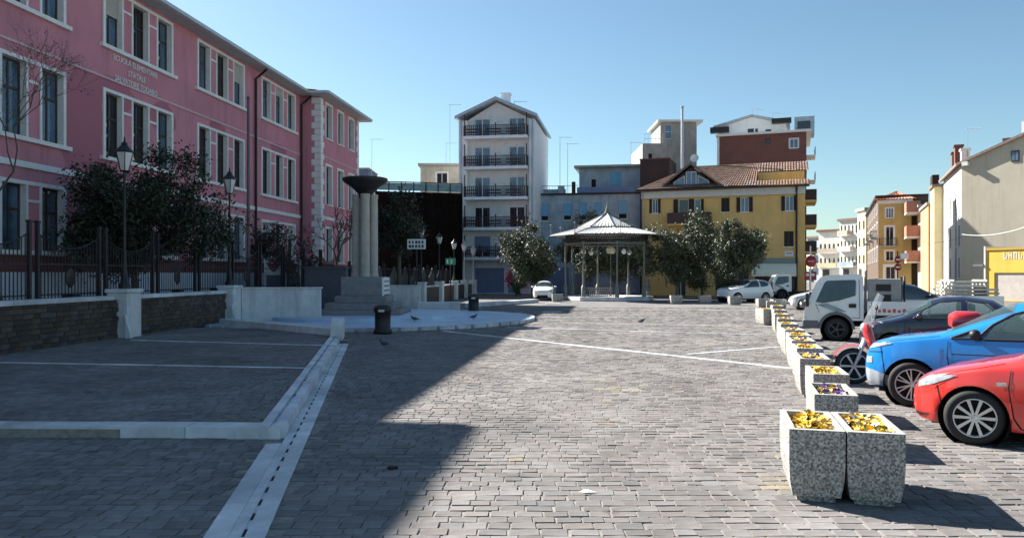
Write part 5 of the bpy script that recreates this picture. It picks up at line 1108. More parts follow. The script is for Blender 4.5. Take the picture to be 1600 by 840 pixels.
pigeon('pigeon on the shaded paving in front of the nearer litter bin', *G(600, 543), 0, R(150)); p = P(648, 503, 30.2); pigeon('pigeon on the platform right of the nearer litter bin', p[0], p[1], .13, R(200)); pigeon('pigeon on the right part of the round platform', *P(740, 500, 31.5)[:2], .13, R(20)); pigeon('lone pigeon out in the sun on the square', *G(1002, 506), 0, R(10))
g = G(905, 769); tag(MB().add([(0, 0, .012), (.06, .02, .03), (.09, -.03, .014), (.16, -.01, .012), (.05, -.04, .012)], [(0, 1, 4), (1, 2, 4), (1, 3, 2)]).build('paper_scrap', WHITE, None, (*g, 0), fix=False), 'crumpled white paper scrap on the sunlit setts', 'litter')
g = G(611, 732); tag(MB().ball((0, 0, .012), .035, 8, 5, 0, (1.3, 1, .6)).ball((.05, .02, .008), .02, 6, 4).build('dark_clod', SOIL, None, (*g, .0)), 'small dark clod lying on the shaded setts', 'litter')
# ================================================================== vehicles
CGT = M('clear_car_glass', (.10, .17, .17), .03, .1, 2, spec=.9, alpha=.38)
SEAT = M('car_seat_fabric', (.10, .10, .105), .9, .15, 10); DASH = M('dashboard', (.03, .03, .032), .7, .1, 8)
CGL = M('car_glass', (.035, .055, .058), .03, .6, 1.2, spec=.9); LENS = M('headlamp_lens', (.34, .37, .39), .06, .5, 14, coat=1); ALLOY = M('alloy_rim', (.62, .62, .63), .3, .1, 8, metal=.7); INNER = M('wheel_well', (.008, .008, .008), .9); PLAS = M('grey_cladding', (.30, .33, .37), .6, .1, 8); REDL = M('tail_lens', (.35, .01, .01), .15, coat=1)
def paint(n, c, metal=.0): return M('paint_' + n, c, .32, .03, 3, metal=metal, coat=1)
class Curve:
    def __init__(s, pts, sm=.05, n=400):
        x = np.array([p[0] for p in pts]); z = np.array([p[1] for p in pts]); s.x = np.linspace(x[0], x[-1], n); y = np.interp(s.x, x, z); k = max(1, int(sm / (s.x[1] - s.x[0])))
        ker = np.exp(-np.linspace(-2, 2, 2 * k + 1) ** 2); ker /= ker.sum(); s.y = np.convolve(np.pad(y, k, mode='reflect', reflect_type='odd'), ker, 'valid')
    def __call__(s, x): return np.interp(x, s.x, s.y)
def wheel_meshes(r, nsp, wd=.2, alloy=ALLOY, twin=True, rimf=.70):
    ty = MB().lathe([(r * rimf, -wd * .46), (r * .86, -wd * .5), (r * .97, -wd * .42), (r, -wd * .25), (r, wd * .25), (r * .97, wd * .42), (r * .86, wd * .5), (r * rimf, wd * .46)], 36)
    for k in range(3): y = (-.12 + .12 * k) * wd; ty.lathe([(r + .002, y - .006), (r + .002, y + .006)], 36)
    X = Matrix.Rotation(R(90), 4, 'X'); ty.xf(X); tm = ty.mesh('wheel', RUBBER, False); rr = r * rimf
    rm = MB().lathe([(rr + .006, wd * .45), (rr, wd * .48), (rr * .95, wd * .44), (rr * .93, wd * .30), (rr * .93, -wd * .4)], 36, 0)
    rm.lathe([(.001, wd * .12), (rr * .93, wd * .10)], 24, 1)
    rm.lathe([(.001, wd * .42), (rr * .12, wd * .42), (rr * .17, wd * .38), (rr * .19, wd * .2)], 16, 0)
    for k in range(nsp):
        a = 2 * math.pi * k / nsp
        for da in ((-.09, .09) if twin else (0,)):
            b0 = len(rm.v); h0, h1 = rr * (.045 if twin else .06), rr * (.035 if twin else .085)
            c, s_ = math.cos, math.sin; p0, p1 = rr * .14, rr * .95; a0, a1 = a + da * .3, a + da * 1.6
            q0 = Vector((c(a0), s_(a0), 0)); n0 = Vector((-s_(a0), c(a0), 0)); q1 = Vector((c(a1), s_(a1), 0)); n1 = Vector((-s_(a1), c(a1), 0)); zi, zo = Vector((0, 0, wd * .39)), Vector((0, 0, wd * .43)); zb = Vector((0, 0, -wd * .12))
            vs = [q0 * p0 - n0 * h0 + zi, q0 * p0 + n0 * h0 + zi, q1 * p1 + n1 * h1 + zo, q1 * p1 - n1 * h1 + zo]; vs += [v + zb for v in vs]
            rm.add(vs, [(0, 1, 2, 3), (0, 3, 7, 4), (1, 5, 6, 2)], 0)
    rm.xf(X); return tm, rm.mesh('rim', [alloy, INNER], False)
def wheel(parent, x, y, r, ms, side, steer=0):
    o = put('wheel', ms[0], parent, (x, y, r)); o.rotation_euler = (0, 0, (0 if side < 0 else math.pi) + steer); put('rim', ms[1], o); return o

def car(name, label, cat, S_, fl, alpha, mat, glass=CGL, detail=True, group='cars parked beside the planters', steer=0):
    L, W, fo, wb, rw = S_['L'], S_['W'], S_['fo'], S_['wb'], S_['rw']; hw = W / 2
    top, belt, plan = Curve(S_['top']), Curve(S_['belt'], .12), Curve(S_['plan'], .04); zb0 = Curve(S_['bot'], .03); n_ = S_.get('n', 2.9); tum = S_.get('tum', .2)
    ra = rw + S_.get('gap', .055); xw = (fo, fo + wb)
    a = -R(alpha); c, s = math.cos(a), math.sin(a); lx, ly = fo, -hw + .09
    t = thing(name, label, cat, (fl[0] - (c * lx - s * ly), fl[1] - (s * lx + c * ly), 0), a, group)
    def botz(x):
        z = float(zb0(x))
        for w_ in xw:
            d = abs(x - w_)
            if d <= ra + 1e-6: z = max(z, rw + math.sqrt(max(0, ra * ra - d * d)))
        return z
    def half(x, z):
        b, tz, w_, z0 = float(belt(x)), float(top(x)), float(plan(x)) * hw, float(zb0(x))
        if z <= b: return w_ * float(np.interp((z - z0) / max(.05, b - z0), (0, .12, .3, .55, .8, 1), (.90, .955, .985, 1.0, .99, .965)))
        q = min(1, (z - b) / max(.01, tz - b)); return w_ * .965 * (1 - q ** n_) ** (1 / n_) * (1 - tum * q * min(1, (tz - b) / .5))
    def zat(x, y):                                                     # height of the skin above y
        lo, hi = float(belt(x)), float(top(x))
        for _ in range(24):
            m = (lo + hi) / 2
            if half(x, m) > abs(y): lo = m
            else: hi = m
        return lo
    xs = list(np.linspace(.0, .3, 8)) + list(np.linspace(.36, L - .3, 70)) + list(np.linspace(L - .24, L, 7))
    for w_ in xw:
        xs = [x for x in xs if abs(x - w_) > ra + .02]; xs += [w_ - ra - .002, w_ + ra + .002] + [w_ + ra * math.cos(k * math.pi / 14) for k in range(15)]
    xs = sorted(xs); ph = [math.pi / 2 * k / 22 for k in range(1, 23)]; mb = MB(); rings = []
    for x in xs:
        z0, b, tz = botz(x), float(belt(x)), float(top(x)); hp = []
        z0 = min(z0, b - .02)
        for v in (0, .06, .16, .3, .5, .7, .85, 1): z = z0 + (b - z0) * v; hp.append((half(x, z), z))
        for p in ph: q = math.sin(p) ** (2 / n_) if p < 1.5 else 1; z = b + (tz - b) * q; hp.append((half(x, z) if p < 1.57 else 0, z))
        rings.append([(x, -y, z) for y, z in hp] + [(x, y, z) for y, z in reversed(hp[:-1])])
    m = len(rings[0]); wc = [(lo[0][0], lo[-1][0], Curve(lo, .015), Curve(hi, .015)) for lo, hi in S_['win']]; see = glass is CGT
    def opening(i, j):
        c_ = [(rings[i][j][k] + rings[i][j + 1][k] + rings[i + 1][j][k] + rings[i + 1][j + 1][k]) / 4 for k in range(3)]
        if any(a_ + .02 < c_[0] < b_ - .02 and float(lo(c_[0])) + .012 < c_[2] < float(hi(c_[0])) - .012 for a_, b_, lo, hi in wc): return True
        a_, b_ = S_['ws']
        if a_ + .05 < c_[0] < b_ - .04: yw = half(c_[0], float(belt(c_[0])) + (float(top(c_[0])) - float(belt(c_[0]))) * .5) * .9; return abs(c_[1]) < yw - .05 and c_[2] > float(belt(c_[0])) + .02
        return False
    mb.add([p for r_ in rings for p in r_], [(i * m + j, i * m + j + 1, (i + 1) * m + j + 1, (i + 1) * m + j) for i in range(len(rings) - 1) for j in range(m - 1) if not (see and opening(i, j))], 0, True)
    if see:
        for sd in (-1, 1):
            sx = fo + 1.22; sb = MB().box(sx - .28, sx + .26, sd * .36 - .24, sd * .36 + .24, .42, .60); sb.add([(x + dx, sd * .36 + y, z) for z, x in ((.55, sx + .18), (1.12, sx + .42)) for y in (-.23, .23) for dx in (0, .13)], [(0, 1, 3, 2), (4, 5, 7, 6), (0, 1, 5, 4), (2, 3, 7, 6), (0, 2, 6, 4), (1, 3, 7, 5)]); sb.box(sx + .40, sx + .50, sd * .36 - .12, sd * .36 + .12, 1.14, 1.30); sb.build('seat', SEAT, t, bevel=.03)
        MB().box(fo + 1.95, fo + 2.1, -.6, .6, .5, 1.05).build('rear_seat', SEAT, t, bevel=.04); MB().box(fo + .35, fo + .66, -hw + .16, hw - .16, .6, float(belt(fo + .5)) - .02).build('dashboard', DASH, t, bevel=.04)
        MB().lathe([(.17 + .016 * math.cos(k * math.pi / 4), .016 * math.sin(k * math.pi / 4)) for k in range(9)], 24).xf(Matrix.Translation((fo + .80, -.36, float(belt(fo + .8)) + .03)) @ Matrix.Rotation(R(68), 4, 'Y')).build('steering_wheel', BLACKP, t)
    mb.add(rings[0], [tuple(range(m))]); mb.add(rings[-1], [tuple(range(m - 1, -1, -1))])
    mb.build('body', mat, t)
    MB().box(.25, L - .25, -hw + .24, hw - .24, .17, .62).build('underbody', INNER, t)
    for w_ in xw:
        for sd in (-1, 1): MB().lathe([(ra, 0), (ra, .24), (.001, .24)], 24).xf(Matrix.Translation((w_, sd * (hw - .02), rw)) @ Matrix.Rotation(R(90 if sd < 0 else -90), 4, 'X') @ Matrix.Scale(-1, 4, (0, 0, 1))).build('wheel_well', INNER, t, fix=False)
    def ribbon(nm, x0, x1, lo, hi, mt, parent, off=.006, nx=22, nz=6, sides=(-1, 1)):
        lo, hi = Curve(lo, .015), Curve(hi, .015)
        for sd in sides:
            r_ = MB(); vs = []
            for i in range(nx + 1):
                x = x0 + (x1 - x0) * i / nx; zl, zh = float(lo(x)), float(hi(x)); zh = max(zh, zl + .002)
                for j in range(nz + 1): z = zl + (zh - zl) * j / nz; vs.append((x, sd * (half(x, min(z, float(top(x)) - .004)) + off), z))
            r_.add(vs, [(i * (nz + 1) + j, (i + 1) * (nz + 1) + j, (i + 1) * (nz + 1) + j + 1, i * (nz + 1) + j + 1) for i in range(nx) for j in range(nz)], 0, True); r_.build(nm, mt, parent)
    def seam(pts, parent=t, wd=.006, mt=INNER, nm='door_seam'):
        for sd in (-1,):
            r_ = MB(); P_ = []
            for (p, q) in zip(pts, pts[1:]):
                for k in range(8): f = k / 7; P_.append((p[0] + (q[0] - p[0]) * f, p[1] + (q[1] - p[1]) * f))
            vs = [(x + dx, sd * (half(x, z) + .004), z + dz) for x, z in P_ for dx, dz in ((-wd, -wd), (wd, wd))]
            r_.add(vs, [(2 * i, 2 * i + 1, 2 * i + 3, 2 * i + 2) for i in range(len(P_) - 1)]); r_.build(nm, mt, parent, fix=False)
    for lo, hi in S_['win']:
        ribbon('side_window', lo[0][0], lo[-1][0], lo, hi, glass, t)
    if see:                                                           # rubber seals round the side glass
        for lo, hi in S_['win']:
            lo_, hi_ = Curve(lo, .015), Curve(hi, .015); xs_ = np.linspace(lo[0][0], lo[-1][0], 24)
            for sd in (-1, 1):
                pt_ = [(x, float(lo_(x))) for x in xs_] + [(x, max(float(hi_(x)), float(lo_(x)) + .01)) for x in xs_[::-1]]; pt_.append(pt_[0])
                MB().path([(x, sd * (half(x, min(z, float(top(x)) - .004)) + .004), z) for x, z in pt_], .017, 5, cap=False).build('window_seal', BLACKP, t)
    x0, x1 = S_['ws']                                                 # windscreen
    def screen(nm, x0, x1, frac, mt, dx):
        r_ = MB(); vs = []; nx, ny = 14, 14
        for i in range(nx + 1):
            x = x0 + (x1 - x0) * i / nx; yw = half(x, float(belt(x)) + (float(top(x)) - float(belt(x))) * .5) * frac
            for j in range(ny + 1): y = -yw + 2 * yw * j / ny; vs.append((x + dx, y, zat(x, y) + .007))
        r_.add(vs, [(i * (ny + 1) + j, i * (ny + 1) + j + 1, (i + 1) * (ny + 1) + j + 1, (i + 1) * (ny + 1) + j) for i in range(nx) for j in range(ny)], 0, True); r_.build(nm, mt, t)
    screen('windscreen', x0, x1, .9, glass, -.004)
    lo, hi = S_['lamp']; ribbon('headlight', lo[0][0], lo[-1][0], lo, hi, LENS, t, .008, 12, 5)
    ms = wheel_meshes(rw, S_['spk'], .2, twin=S_.get('twin', True))
    for w_ in xw:
        for sd in (-1, 1): wheel(t, w_, sd * (hw - .10), rw, ms, sd, steer if w_ == fo else 0)
    mx, mz = S_['mir']
    for sd in (-1, 1):
        o = MB().ball((mx, sd * (half(mx, mz) + .13), mz + .06), .1, 12, 8, 0, (.75, 1.05, .72)).build('mirror', mat if S_.get('mircol', 1) else BLACKP, t); MB().box(mx - .03, mx + .05, min(sd * (half(mx, mz) - .02), sd * (half(mx, mz) + .08)), max(sd * (half(mx, mz) - .02), sd * (half(mx, mz) + .08)), mz - .03, mz + .02).build('mirror_arm', BLACKP, o)
    if detail:
        for pts in S_.get('seams', []): seam(pts)
        for pts in S_.get('handles', []):
            x, z = pts; MB().box(x, x + .2, -half(x + .1, z) - .035, -half(x + .1, z) - .012, z, z + .03).build('door_handle', mat, t, bevel=.01)
        for nm, lo, hi, mt in S_.get('panels', []): ribbon(nm, lo[0][0], lo[-1][0], lo, hi, mt, t, .007, 30, 4)
    zz = .5; MB().box(-.012, .02, -.26, .26, zz - .055, zz + .055).build('number_plate', WHITE, t); MB().box(-.008, .05, -hw * .5, hw * .5, .30, .42).build('lower_grille', BLACKP, t)
    ri = S_['rear']; MB().box(L - .12, L - .02, -hw * .78, -hw * .60, ri, ri + .25).build('tail_light', REDL, t); MB().box(L - .12, L - .02, hw * .60, hw * .78, ri, ri + .25).build('tail_light', REDL, t)
    return t

HATCH = dict(L=4.02, W=1.74, fo=.74, wb=2.51, rw=.318, spk=10, twin=False, n=3.0, tum=.20,
    top=[(0, .56), (.04, .66), (.12, .745), (.35, .845), (.75, .945), (1.05, 1.01), (1.25, 1.09), (1.95, 1.415), (2.25, 1.47), (2.7, 1.475), (3.3, 1.41), (3.65, 1.25), (3.9, .98), (3.98, .8), (4.02, .62)],
    belt=[(0, .50), (.1, .64), (.4, .77), (.9, .875), (1.3, .915), (2.5, .955), (3.4, 1.03), (3.8, .90), (4.02, .55)],
    plan=[(0, .50), (.04, .62), (.12, .74), (.28, .86), (.5, .94), (.8, .99), (1.2, 1), (3.2, 1), (3.6, .96), (3.9, .86), (4.02, .7)], bot=[(0, .30), (.1, .22), (.3, .19), (3.6, .20), (4.02, .34)],
    win=[([(1.42, .945), (1.9, .95), (2.62, .965)], [(1.42, .95), (1.62, 1.08), (1.95, 1.27), (2.25, 1.36), (2.62, 1.385)]), ([(2.72, .97), (3.3, 1.06), (3.5, 1.15)], [(2.72, 1.38), (3.2, 1.32), (3.5, 1.17)])], ws=(1.18, 2.0),
    lamp=([(.10, .60), (.3, .665), (.56, .79)], [(.10, .665), (.25, .765), (.56, .80)]), mir=(1.55, .94), rear=.8,
    seams=[[(1.12, .9), (1.10, .7), (1.15, .35), (1.22, .23)], [(2.66, .95), (2.7, .6), (2.6, .25)], [(1.22, .235), (2.5, .235)], [(.14, .70), (.62, .85), (1.05, .965)], [(.30, .62), (.42, .70), (.56, .79)], [(.34, .66), (.38, .5), (.40, .38)]], handles=[(2.3, .82)],
    panels=[('side_marker', [(.98, .715), (1.08, .72)], [(.98, .755), (1.08, .76)], LENS), ('lower_lip', [(.06, .245), (.16, .26), (.26, .30)], [(.06, .30), (.16, .285), (.26, .302)], BLACKP)])
SUV = dict(L=4.15, W=1.77, fo=.76, wb=2.52, rw=.335, spk=7, n=3.2, tum=.16, gap=.06, mircol=0,
    top=[(0, .66), (.04, .80), (.12, .93), (.4, 1.02), (.9, 1.09), (1.12, 1.14), (1.3, 1.22), (1.95, 1.56), (2.3, 1.63), (2.9, 1.635), (3.6, 1.56), (3.95, 1.30), (4.1, .95), (4.15, .7)],
    belt=[(0, .60), (.1, .80), (.4, .93), (.9, 1.0), (1.3, 1.03), (2.5, 1.06), (3.5, 1.12), (3.9, 1.0), (4.15, .6)],
    plan=[(0, .55), (.04, .66), (.12, .77), (.28, .88), (.5, .95), (.8, .99), (1.2, 1), (3.4, 1), (3.9, .93), (4.15, .8)], bot=[(0, .36), (.1, .28), (.3, .25), (3.8, .26), (4.15, .4)],
    win=[([(1.62, 1.065), (2.0, 1.07), (2.72, 1.09)], [(1.62, 1.07), (1.8, 1.27), (2.05, 1.43), (2.35, 1.52), (2.72, 1.53)]), ([(2.82, 1.09), (3.3, 1.12), (3.6, 1.2)], [(2.82, 1.53), (3.3, 1.48), (3.6, 1.36)]), ([(1.30, 1.06), (1.56, 1.065)], [(1.30, 1.065), (1.56, 1.18)])], ws=(1.2, 2.05),
    lamp=([(.07, .82), (.2, .85), (.48, .93)], [(.07, .87), (.2, .92), (.48, .945)]), mir=(1.62, 1.08), rear=.85,
    seams=[[(1.26, 1.02), (1.25, .8), (1.3, .5), (1.36, .32)], [(2.77, 1.06), (2.8, .7), (2.7, .32)], [(.12, .9), (.6, .99), (1.15, 1.08)], [(1.3, .83), (2.75, .86)], [(.30, .93), (.34, .7), (.38, .46)], [(.10, .78), (.34, .80)]], handles=[(2.4, .93)],
    panels=[('sill_cladding', [(1.24, .26), (2.9, .26)], [(1.24, .38), (2.9, .38)], PLAS), ('bumper_cladding', [(.04, .32), (.2, .27), (.42, .27)], [(.04, .52), (.2, .50), (.42, .44)], PLAS), ('fog_lamp', [(.05, .60), (.17, .61)], [(.05, .70), (.17, .71)], LENS)])
MINI = dict(L=3.55, W=1.63, fo=.72, wb=2.30, rw=.29, spk=7, n=2.7, tum=.22,
    top=[(0, .58), (.04, .70), (.12, .79), (.35, .88), (.7, .955), (.92, 1.02), (1.1, 1.13), (1.5, 1.38), (1.8, 1.47), (2.2, 1.49), (2.8, 1.42), (3.2, 1.18), (3.45, .95), (3.55, .65)],
    belt=[(0, .52), (.1, .68), (.4, .80), (.9, .90), (1.3, .93), (2.4, .96), (3.1, 1.0), (3.4, .85), (3.55, .58)], plan=[(0, .52), (.04, .64), (.12, .76), (.28, .88), (.5, .95), (.8, .99), (2.9, 1), (3.3, .92), (3.55, .72)], bot=[(0, .30), (.1, .22), (.3, .19), (3.2, .2), (3.55, .34)],
    win=[([(1.18, .965), (1.6, .97), (2.15, .98)], [(1.18, .97), (1.4, 1.18), (1.7, 1.34), (2.15, 1.385)]), ([(2.27, .985), (2.7, 1.02), (2.9, 1.08)], [(2.27, 1.38), (2.65, 1.33), (2.9, 1.12)])], ws=(1.0, 1.55),
    lamp=([(.08, .64), (.2, .66), (.34, .74)], [(.08, .72), (.2, .79), (.34, .765)]), mir=(1.3, .97), rear=.75, seams=[[(1.0, .9), (1.0, .6), (1.1, .23)], [(2.2, .95), (2.25, .6), (2.15, .23)]], handles=[(1.9, .85)], panels=[('fog_lamp', [(.06, .40), (.16, .41)], [(.06, .47), (.16, .48)], LENS)])
RED, BLUE, NAVY, WHT, BLK, SLV = paint('red', (.62, .035, .028)), paint('blue', (.010, .23, .68), .15), paint('navy', (.010, .010, .030)), paint('white', (.78, .78, .77)), paint('black', (.008, .008, .010)), paint('silver_white', (.66, .68, .72), .1)
car('red_hatchback', 'red hatchback nearest the camera, cut off by the right edge', 'car', HATCH, G(1522, 693), 42, RED, CGT, steer=R(14))
car('blue_compact_crossover', 'bright blue compact crossover beside the red hatchback', 'car', SUV, G(1425, 634), 41, BLUE, CGT, steer=R(14))
car('navy_city_car', 'dark navy city car behind the red scooter', 'car', MINI, (9.0, 18.2), 27, NAVY, CGT)
car('white_hatchback', 'white hatchback nose showing just beyond the white truck', 'car', HATCH, (14.6, 35.0), 14, WHT, detail=False)
car('black_hatchback', 'black hatchback nose between two white cars past the truck', 'car', HATCH, (15.4, 38.6), 14, BLK, detail=False)
car('silver_white_hatchback', 'silver white hatchback, farthest of the noses past the truck', 'car', HATCH, (16.2, 42.5), 14, SLV, detail=False)
car('white_compact_crossover', 'white compact crossover parked under the trees before the awning', 'car', SUV, (15.9, 54.2), -24, WHT, detail=False, group='cars around the square')
car('white_small_car', 'small white car half hidden left of the bandstand', 'car', MINI, (3.1, 58.6), -82, WHT, detail=False, group='cars around the square')
car('navy_crossover', 'dark blue crossover whose roof shows behind the truck bed', 'car', SUV, (17.6, 33.0), 172, NAVY, detail=False, group='cars around the square')

# ---- white light trucks
TW = paint('truck_white', (.80, .80, .79)); TGR = M('truck_grey_plastic', (.16, .16, .17), .6, .1, 8); GRAPH = M('grey_door_graphic', (.25, .33, .36), .4, .5, 3)
def truck(label, fl, alpha, bed=True, group='white light trucks'):
    a = -R(alpha); c, s = math.cos(a), math.sin(a); W = 1.76; hw = W / 2; lx, ly = .88, -hw + .1
    t = thing('light_truck', label, 'truck', (fl[0] - (c * lx - s * ly), fl[1] - (s * lx + c * ly), 0), a, group)
    prof = [(.0, .42), (-.02, .70), (.0, 1.04), (.06, 1.12), (.36, 1.80), (.44, 1.90), (.60, 1.965), (1.50, 2.0), (1.60, 1.95), (1.62, 1.80), (1.62, .62), (1.34, .62)]
    arch = [(.88 + .46 * math.cos(k * math.pi / 10), .36 + .46 * math.sin(k * math.pi / 10)) for k in range(1, 10)]; poly = prof + arch + [(.42, .42)]
    mb = MB(); ins = [(x + (.03 if x < .8 else -.03), z - (.02 if z > 1.7 else 0)) for x, z in poly]; n = len(poly); rows = [(-hw + .04, ins), (-hw, poly), (hw, poly), (hw - -.0, ins)]
    vs = []; tumf = lambda z: .10 * max(0, (z - 1.1)) / .9
    for y, pl in ((-hw + .035, ins), (-hw, poly), (hw, poly), (hw - .035, ins)):
        vs += [(x, y * (1 - tumf(z)), z) for x, z in pl]
    mb.add(vs, [(r_ * n + i, r_ * n + (i + 1) % n, (r_ + 1) * n + (i + 1) % n, (r_ + 1) * n + i) for r_ in (1,) for i in range(n)]); mb.add(vs[n:2 * n], [tuple(range(n))]); mb.add(vs[2 * n:3 * n], [tuple(range(n))])
    mb.build('cab', TW, t, bevel=.03)
    yy = lambda z: hw * (1 - tumf(z)) + .006
    def plate(nm, pl, mt, par=t, off=0):
        for sd in (-1, 1): MB().face([(x, sd * (yy(z) + off), z) for x, z in pl]).build(nm, mt, par, fix=False)
    plate('side_window', [(.30, 1.16), (.55, 1.74), (.62, 1.80), (1.38, 1.83), (1.42, 1.78), (1.40, 1.36), (.98, 1.22), (.5, 1.13)], CGL)
    plate('door_graphic', [(.34, 1.08), (.62, 1.12), (1.18, .88), (.86, .87)], GRAPH, off=.002)
    plate('door_handle', [(1.22, 1.0), (1.42, 1.0), (1.42, 1.12), (1.22, 1.12)], BLACKP, off=.004)
    for sd in (-1, 1):
        sm = MB()
        for (p, q) in (((.30, 1.12), (.40, .84)), ((1.5, 1.85), (1.52, .70)), ((1.30, .70), (1.52, .70))): sm.tube((p[0], sd * yy(p[1]), p[1]), (q[0], sd * yy(q[1]), q[1]), .006, None, 4)
        sm.build('door_seam', INNER, t)
        ar = MB(); A0 = [(.88 + .47 * math.cos(k * math.pi / 12), sd * (hw + .004), .36 + .47 * math.sin(k * math.pi / 12)) for k in range(13)]; ar.path(A0, .045, 6); ar.build('arch_trim', TGR, t)
    nrm = Vector((-.68, 0, .30)).normalized() * .012
    MB().face([Vector((.07, -hw * .88, 1.14)) + nrm, Vector((.07, hw * .88, 1.14)) + nrm, Vector((.355, hw * .82, 1.79)) + nrm, Vector((.355, -hw * .82, 1.79)) + nrm]).build('windscreen', CGL, t, fix=False)
    MB().box(-.08, .40, -hw - .01, hw + .01, .36, .62).build('bumper', TGR, t, bevel=.04)
    for sd in (-1, 1):
        MB().box(-.04, .10, sd * hw * .78 - .14, sd * hw * .78 + .14, .68, .92).build('headlight', LENS, t, bevel=.03)
        o = MB().box(.02, .12, sd * (hw + .16) - .09, sd * (hw + .16) + .09, 1.02, 1.42).build('mirror', BLACKP, t, bevel=.03); MB().tube((.12, sd * (hw - .02), 1.1), (.08, sd * (hw + .1), 1.15), .015, None, 5).build('mirror_arm', BLACKP, o)
    ms = wheel_meshes(.345, 5, .19, M('steel_truck_rim', (.10, .10, .10), .6, .1, 8), False, .62); Ls = 3.3
    for sd in (-1, 1): wheel(t, .88, sd * (hw - .11), .345, ms, sd); wheel(t, Ls, sd * (hw - .11), .345, ms, sd)
    MB().box(.3, 4.6, -.4, .4, .42, .62).box(1.66, 1.9, -hw + .1, hw - .1, .45, .80).build('chassis', INNER, t)
    MB().lathe([(.46, 0), (.46, .3), (.001, .3)], 20).xf(Matrix.Translation((.88, -hw + .02, .36)) @ Matrix.Rotation(R(-90), 4, 'X')).build('wheel_well', INNER, t, fix=False)
    if bed:
        MB().box(1.72, 4.9, -hw - .04, hw + .04, .78, .86).build('bed_floor', TGR, t)
        for sd in (-1, 1):
            o = MB().box(1.72, 4.9, sd * (hw + .05) - .02, sd * (hw + .05) + .02, .80, 1.20).build('drop_side', TW, t)
            for k in range(3): MB().box(1.8 + k * 1.5, 1.86 + k * 1.5, sd * (hw + .075) - .004, sd * (hw + .075) + .004, .83, 1.18).build('latch', STEEL, o)
        for k in range(6): x = 2.0 + k * .13; MB().box(x, x + .08, -hw - .078, -hw - .072, .88, .96 + .03 * (k % 2)).build('faded_print', M('red_print', (.5, .10, .12), .5), t)
        bx = MB().box(1.74, 2.62, -hw + .05, .3, .863, 1.86).build('tool_cabinet', M('grey_cabinet_metal', (.30, .30, .29), .55, .15, 6), t, bevel=.02)
        for z in (1.2, 1.5): MB().box(1.95, 2.35, -hw + .035, -hw + .048, z, z + .2).build('vent', BLACKP, bx)
        MB().tube((1.68, -hw + .1, .86), (1.68, -hw + .1, 2.1), .03, None, 6).tube((1.68, hw - .1, .86), (1.68, hw - .1, 2.1), .03, None, 6).tube((1.68, -hw + .1, 2.08), (1.68, hw - .1, 2.08), .03, None, 6).build('head_board', TGR, t)
        MB().path([(2.7, -hw + .1, .86), (2.7, -hw + .1, 1.92), (2.7, hw - .1, 1.92), (2.7, hw - .1, .86)], .03, 6).build('rack_hoop', IRON, t)
    return t
truck('white light truck with a flat bed parked behind the planters', G(1307, 532), 24)
truck('white light truck cab farther off before the cream awning', (21.6, 61.5), 8, False)
# lumber on a flat trailer further right
tl = thing('flat_trailer', 'white flat trailer between the parked cars and the yellow shop', 'trailer', P(1512, 428, 36)[:2] + (0,), R(-8))
MB().box(-1.6, 1.2, -.8, .8, .62, .72).build('deck', STEEL, tl); MB().box(-1.6, 1.2, -.84, -.803, .5, 1.0).build('side_board', TW, tl); tm_ = wheel_meshes(.3, 5, .18, STEEL, False)
for x in (-1.0, .6):
    for sd in (-1, 1): wheel(tl, x, sd * .7, .3, tm_, sd)
LUM = M('pale_lumber', (.50, .47, .42), .8, .2, 5, rnd=.2); pk_ = MB().box(-1.35, 1.0, -.11, .11, 0, .09).mesh('plank', LUM)
st = thing('plank_stack', 'stack of pale planks and frames loaded on the flat trailer', 'planks', P(1512, 428, 36)[:2] + (.725,), R(-8))
for r_ in range(6):
    for k in range(4): o = put('plank', pk_, st, (random.uniform(-.08, .08) - (.2 if r_ > 3 else 0), -.6 + k * .38 + random.uniform(-.03, .03), r_ * .17)); o.scale = (1 if r_ < 4 else .7, 1, 1)
    for x in (-.9, .5): MB().box(x, x + .08, -.75, .75, r_ * .17 + .092, r_ * .17 + .168).build('batten', LUM, st)

# ---- red scooter
gx, gy = G(1334, 599); sc_ = thing('scooter', 'red motor scooter with a clear windscreen between the blue and navy cars', 'scooter', (gx, gy, 0), -R(18)); sc_.scale = (1.1, 1.1, 1.1)
RS = paint('scooter_red', (.50, .02, .025)); ms = wheel_meshes(.295, 6, .11, M('silver_spokes', (.5, .5, .5), .4, .1, 8, metal=.6), False, .74)
for x in (0, 1.32): o = put('wheel', ms[0], sc_, (x, 0, .295)); put('rim', ms[1], o); o2 = put('rim', ms[1], o); o2.rotation_euler = (0, 0, math.pi)
for sd in (-1, 1): MB().tube((0, sd * .08, .295), (.16, sd * .08, .72), .025, .03, 8).build('fork', STEEL, sc_)
fd = MB(); vs = []
for k in range(13):
    a = R(200 - k * 13.5); vs += [(.345 * math.cos(a) * -1 * -1, y, .295 + .345 * math.sin(a) + (0 if y else .02)) for y in (-.085, 0, .085)]
fd.add(vs, [(3 * i + j, 3 * i + j + 1, 3 * i + j + 4, 3 * i + j + 3) for i in range(12) for j in range(2)], 0, True); fd.build('front_fender', RS, sc_)
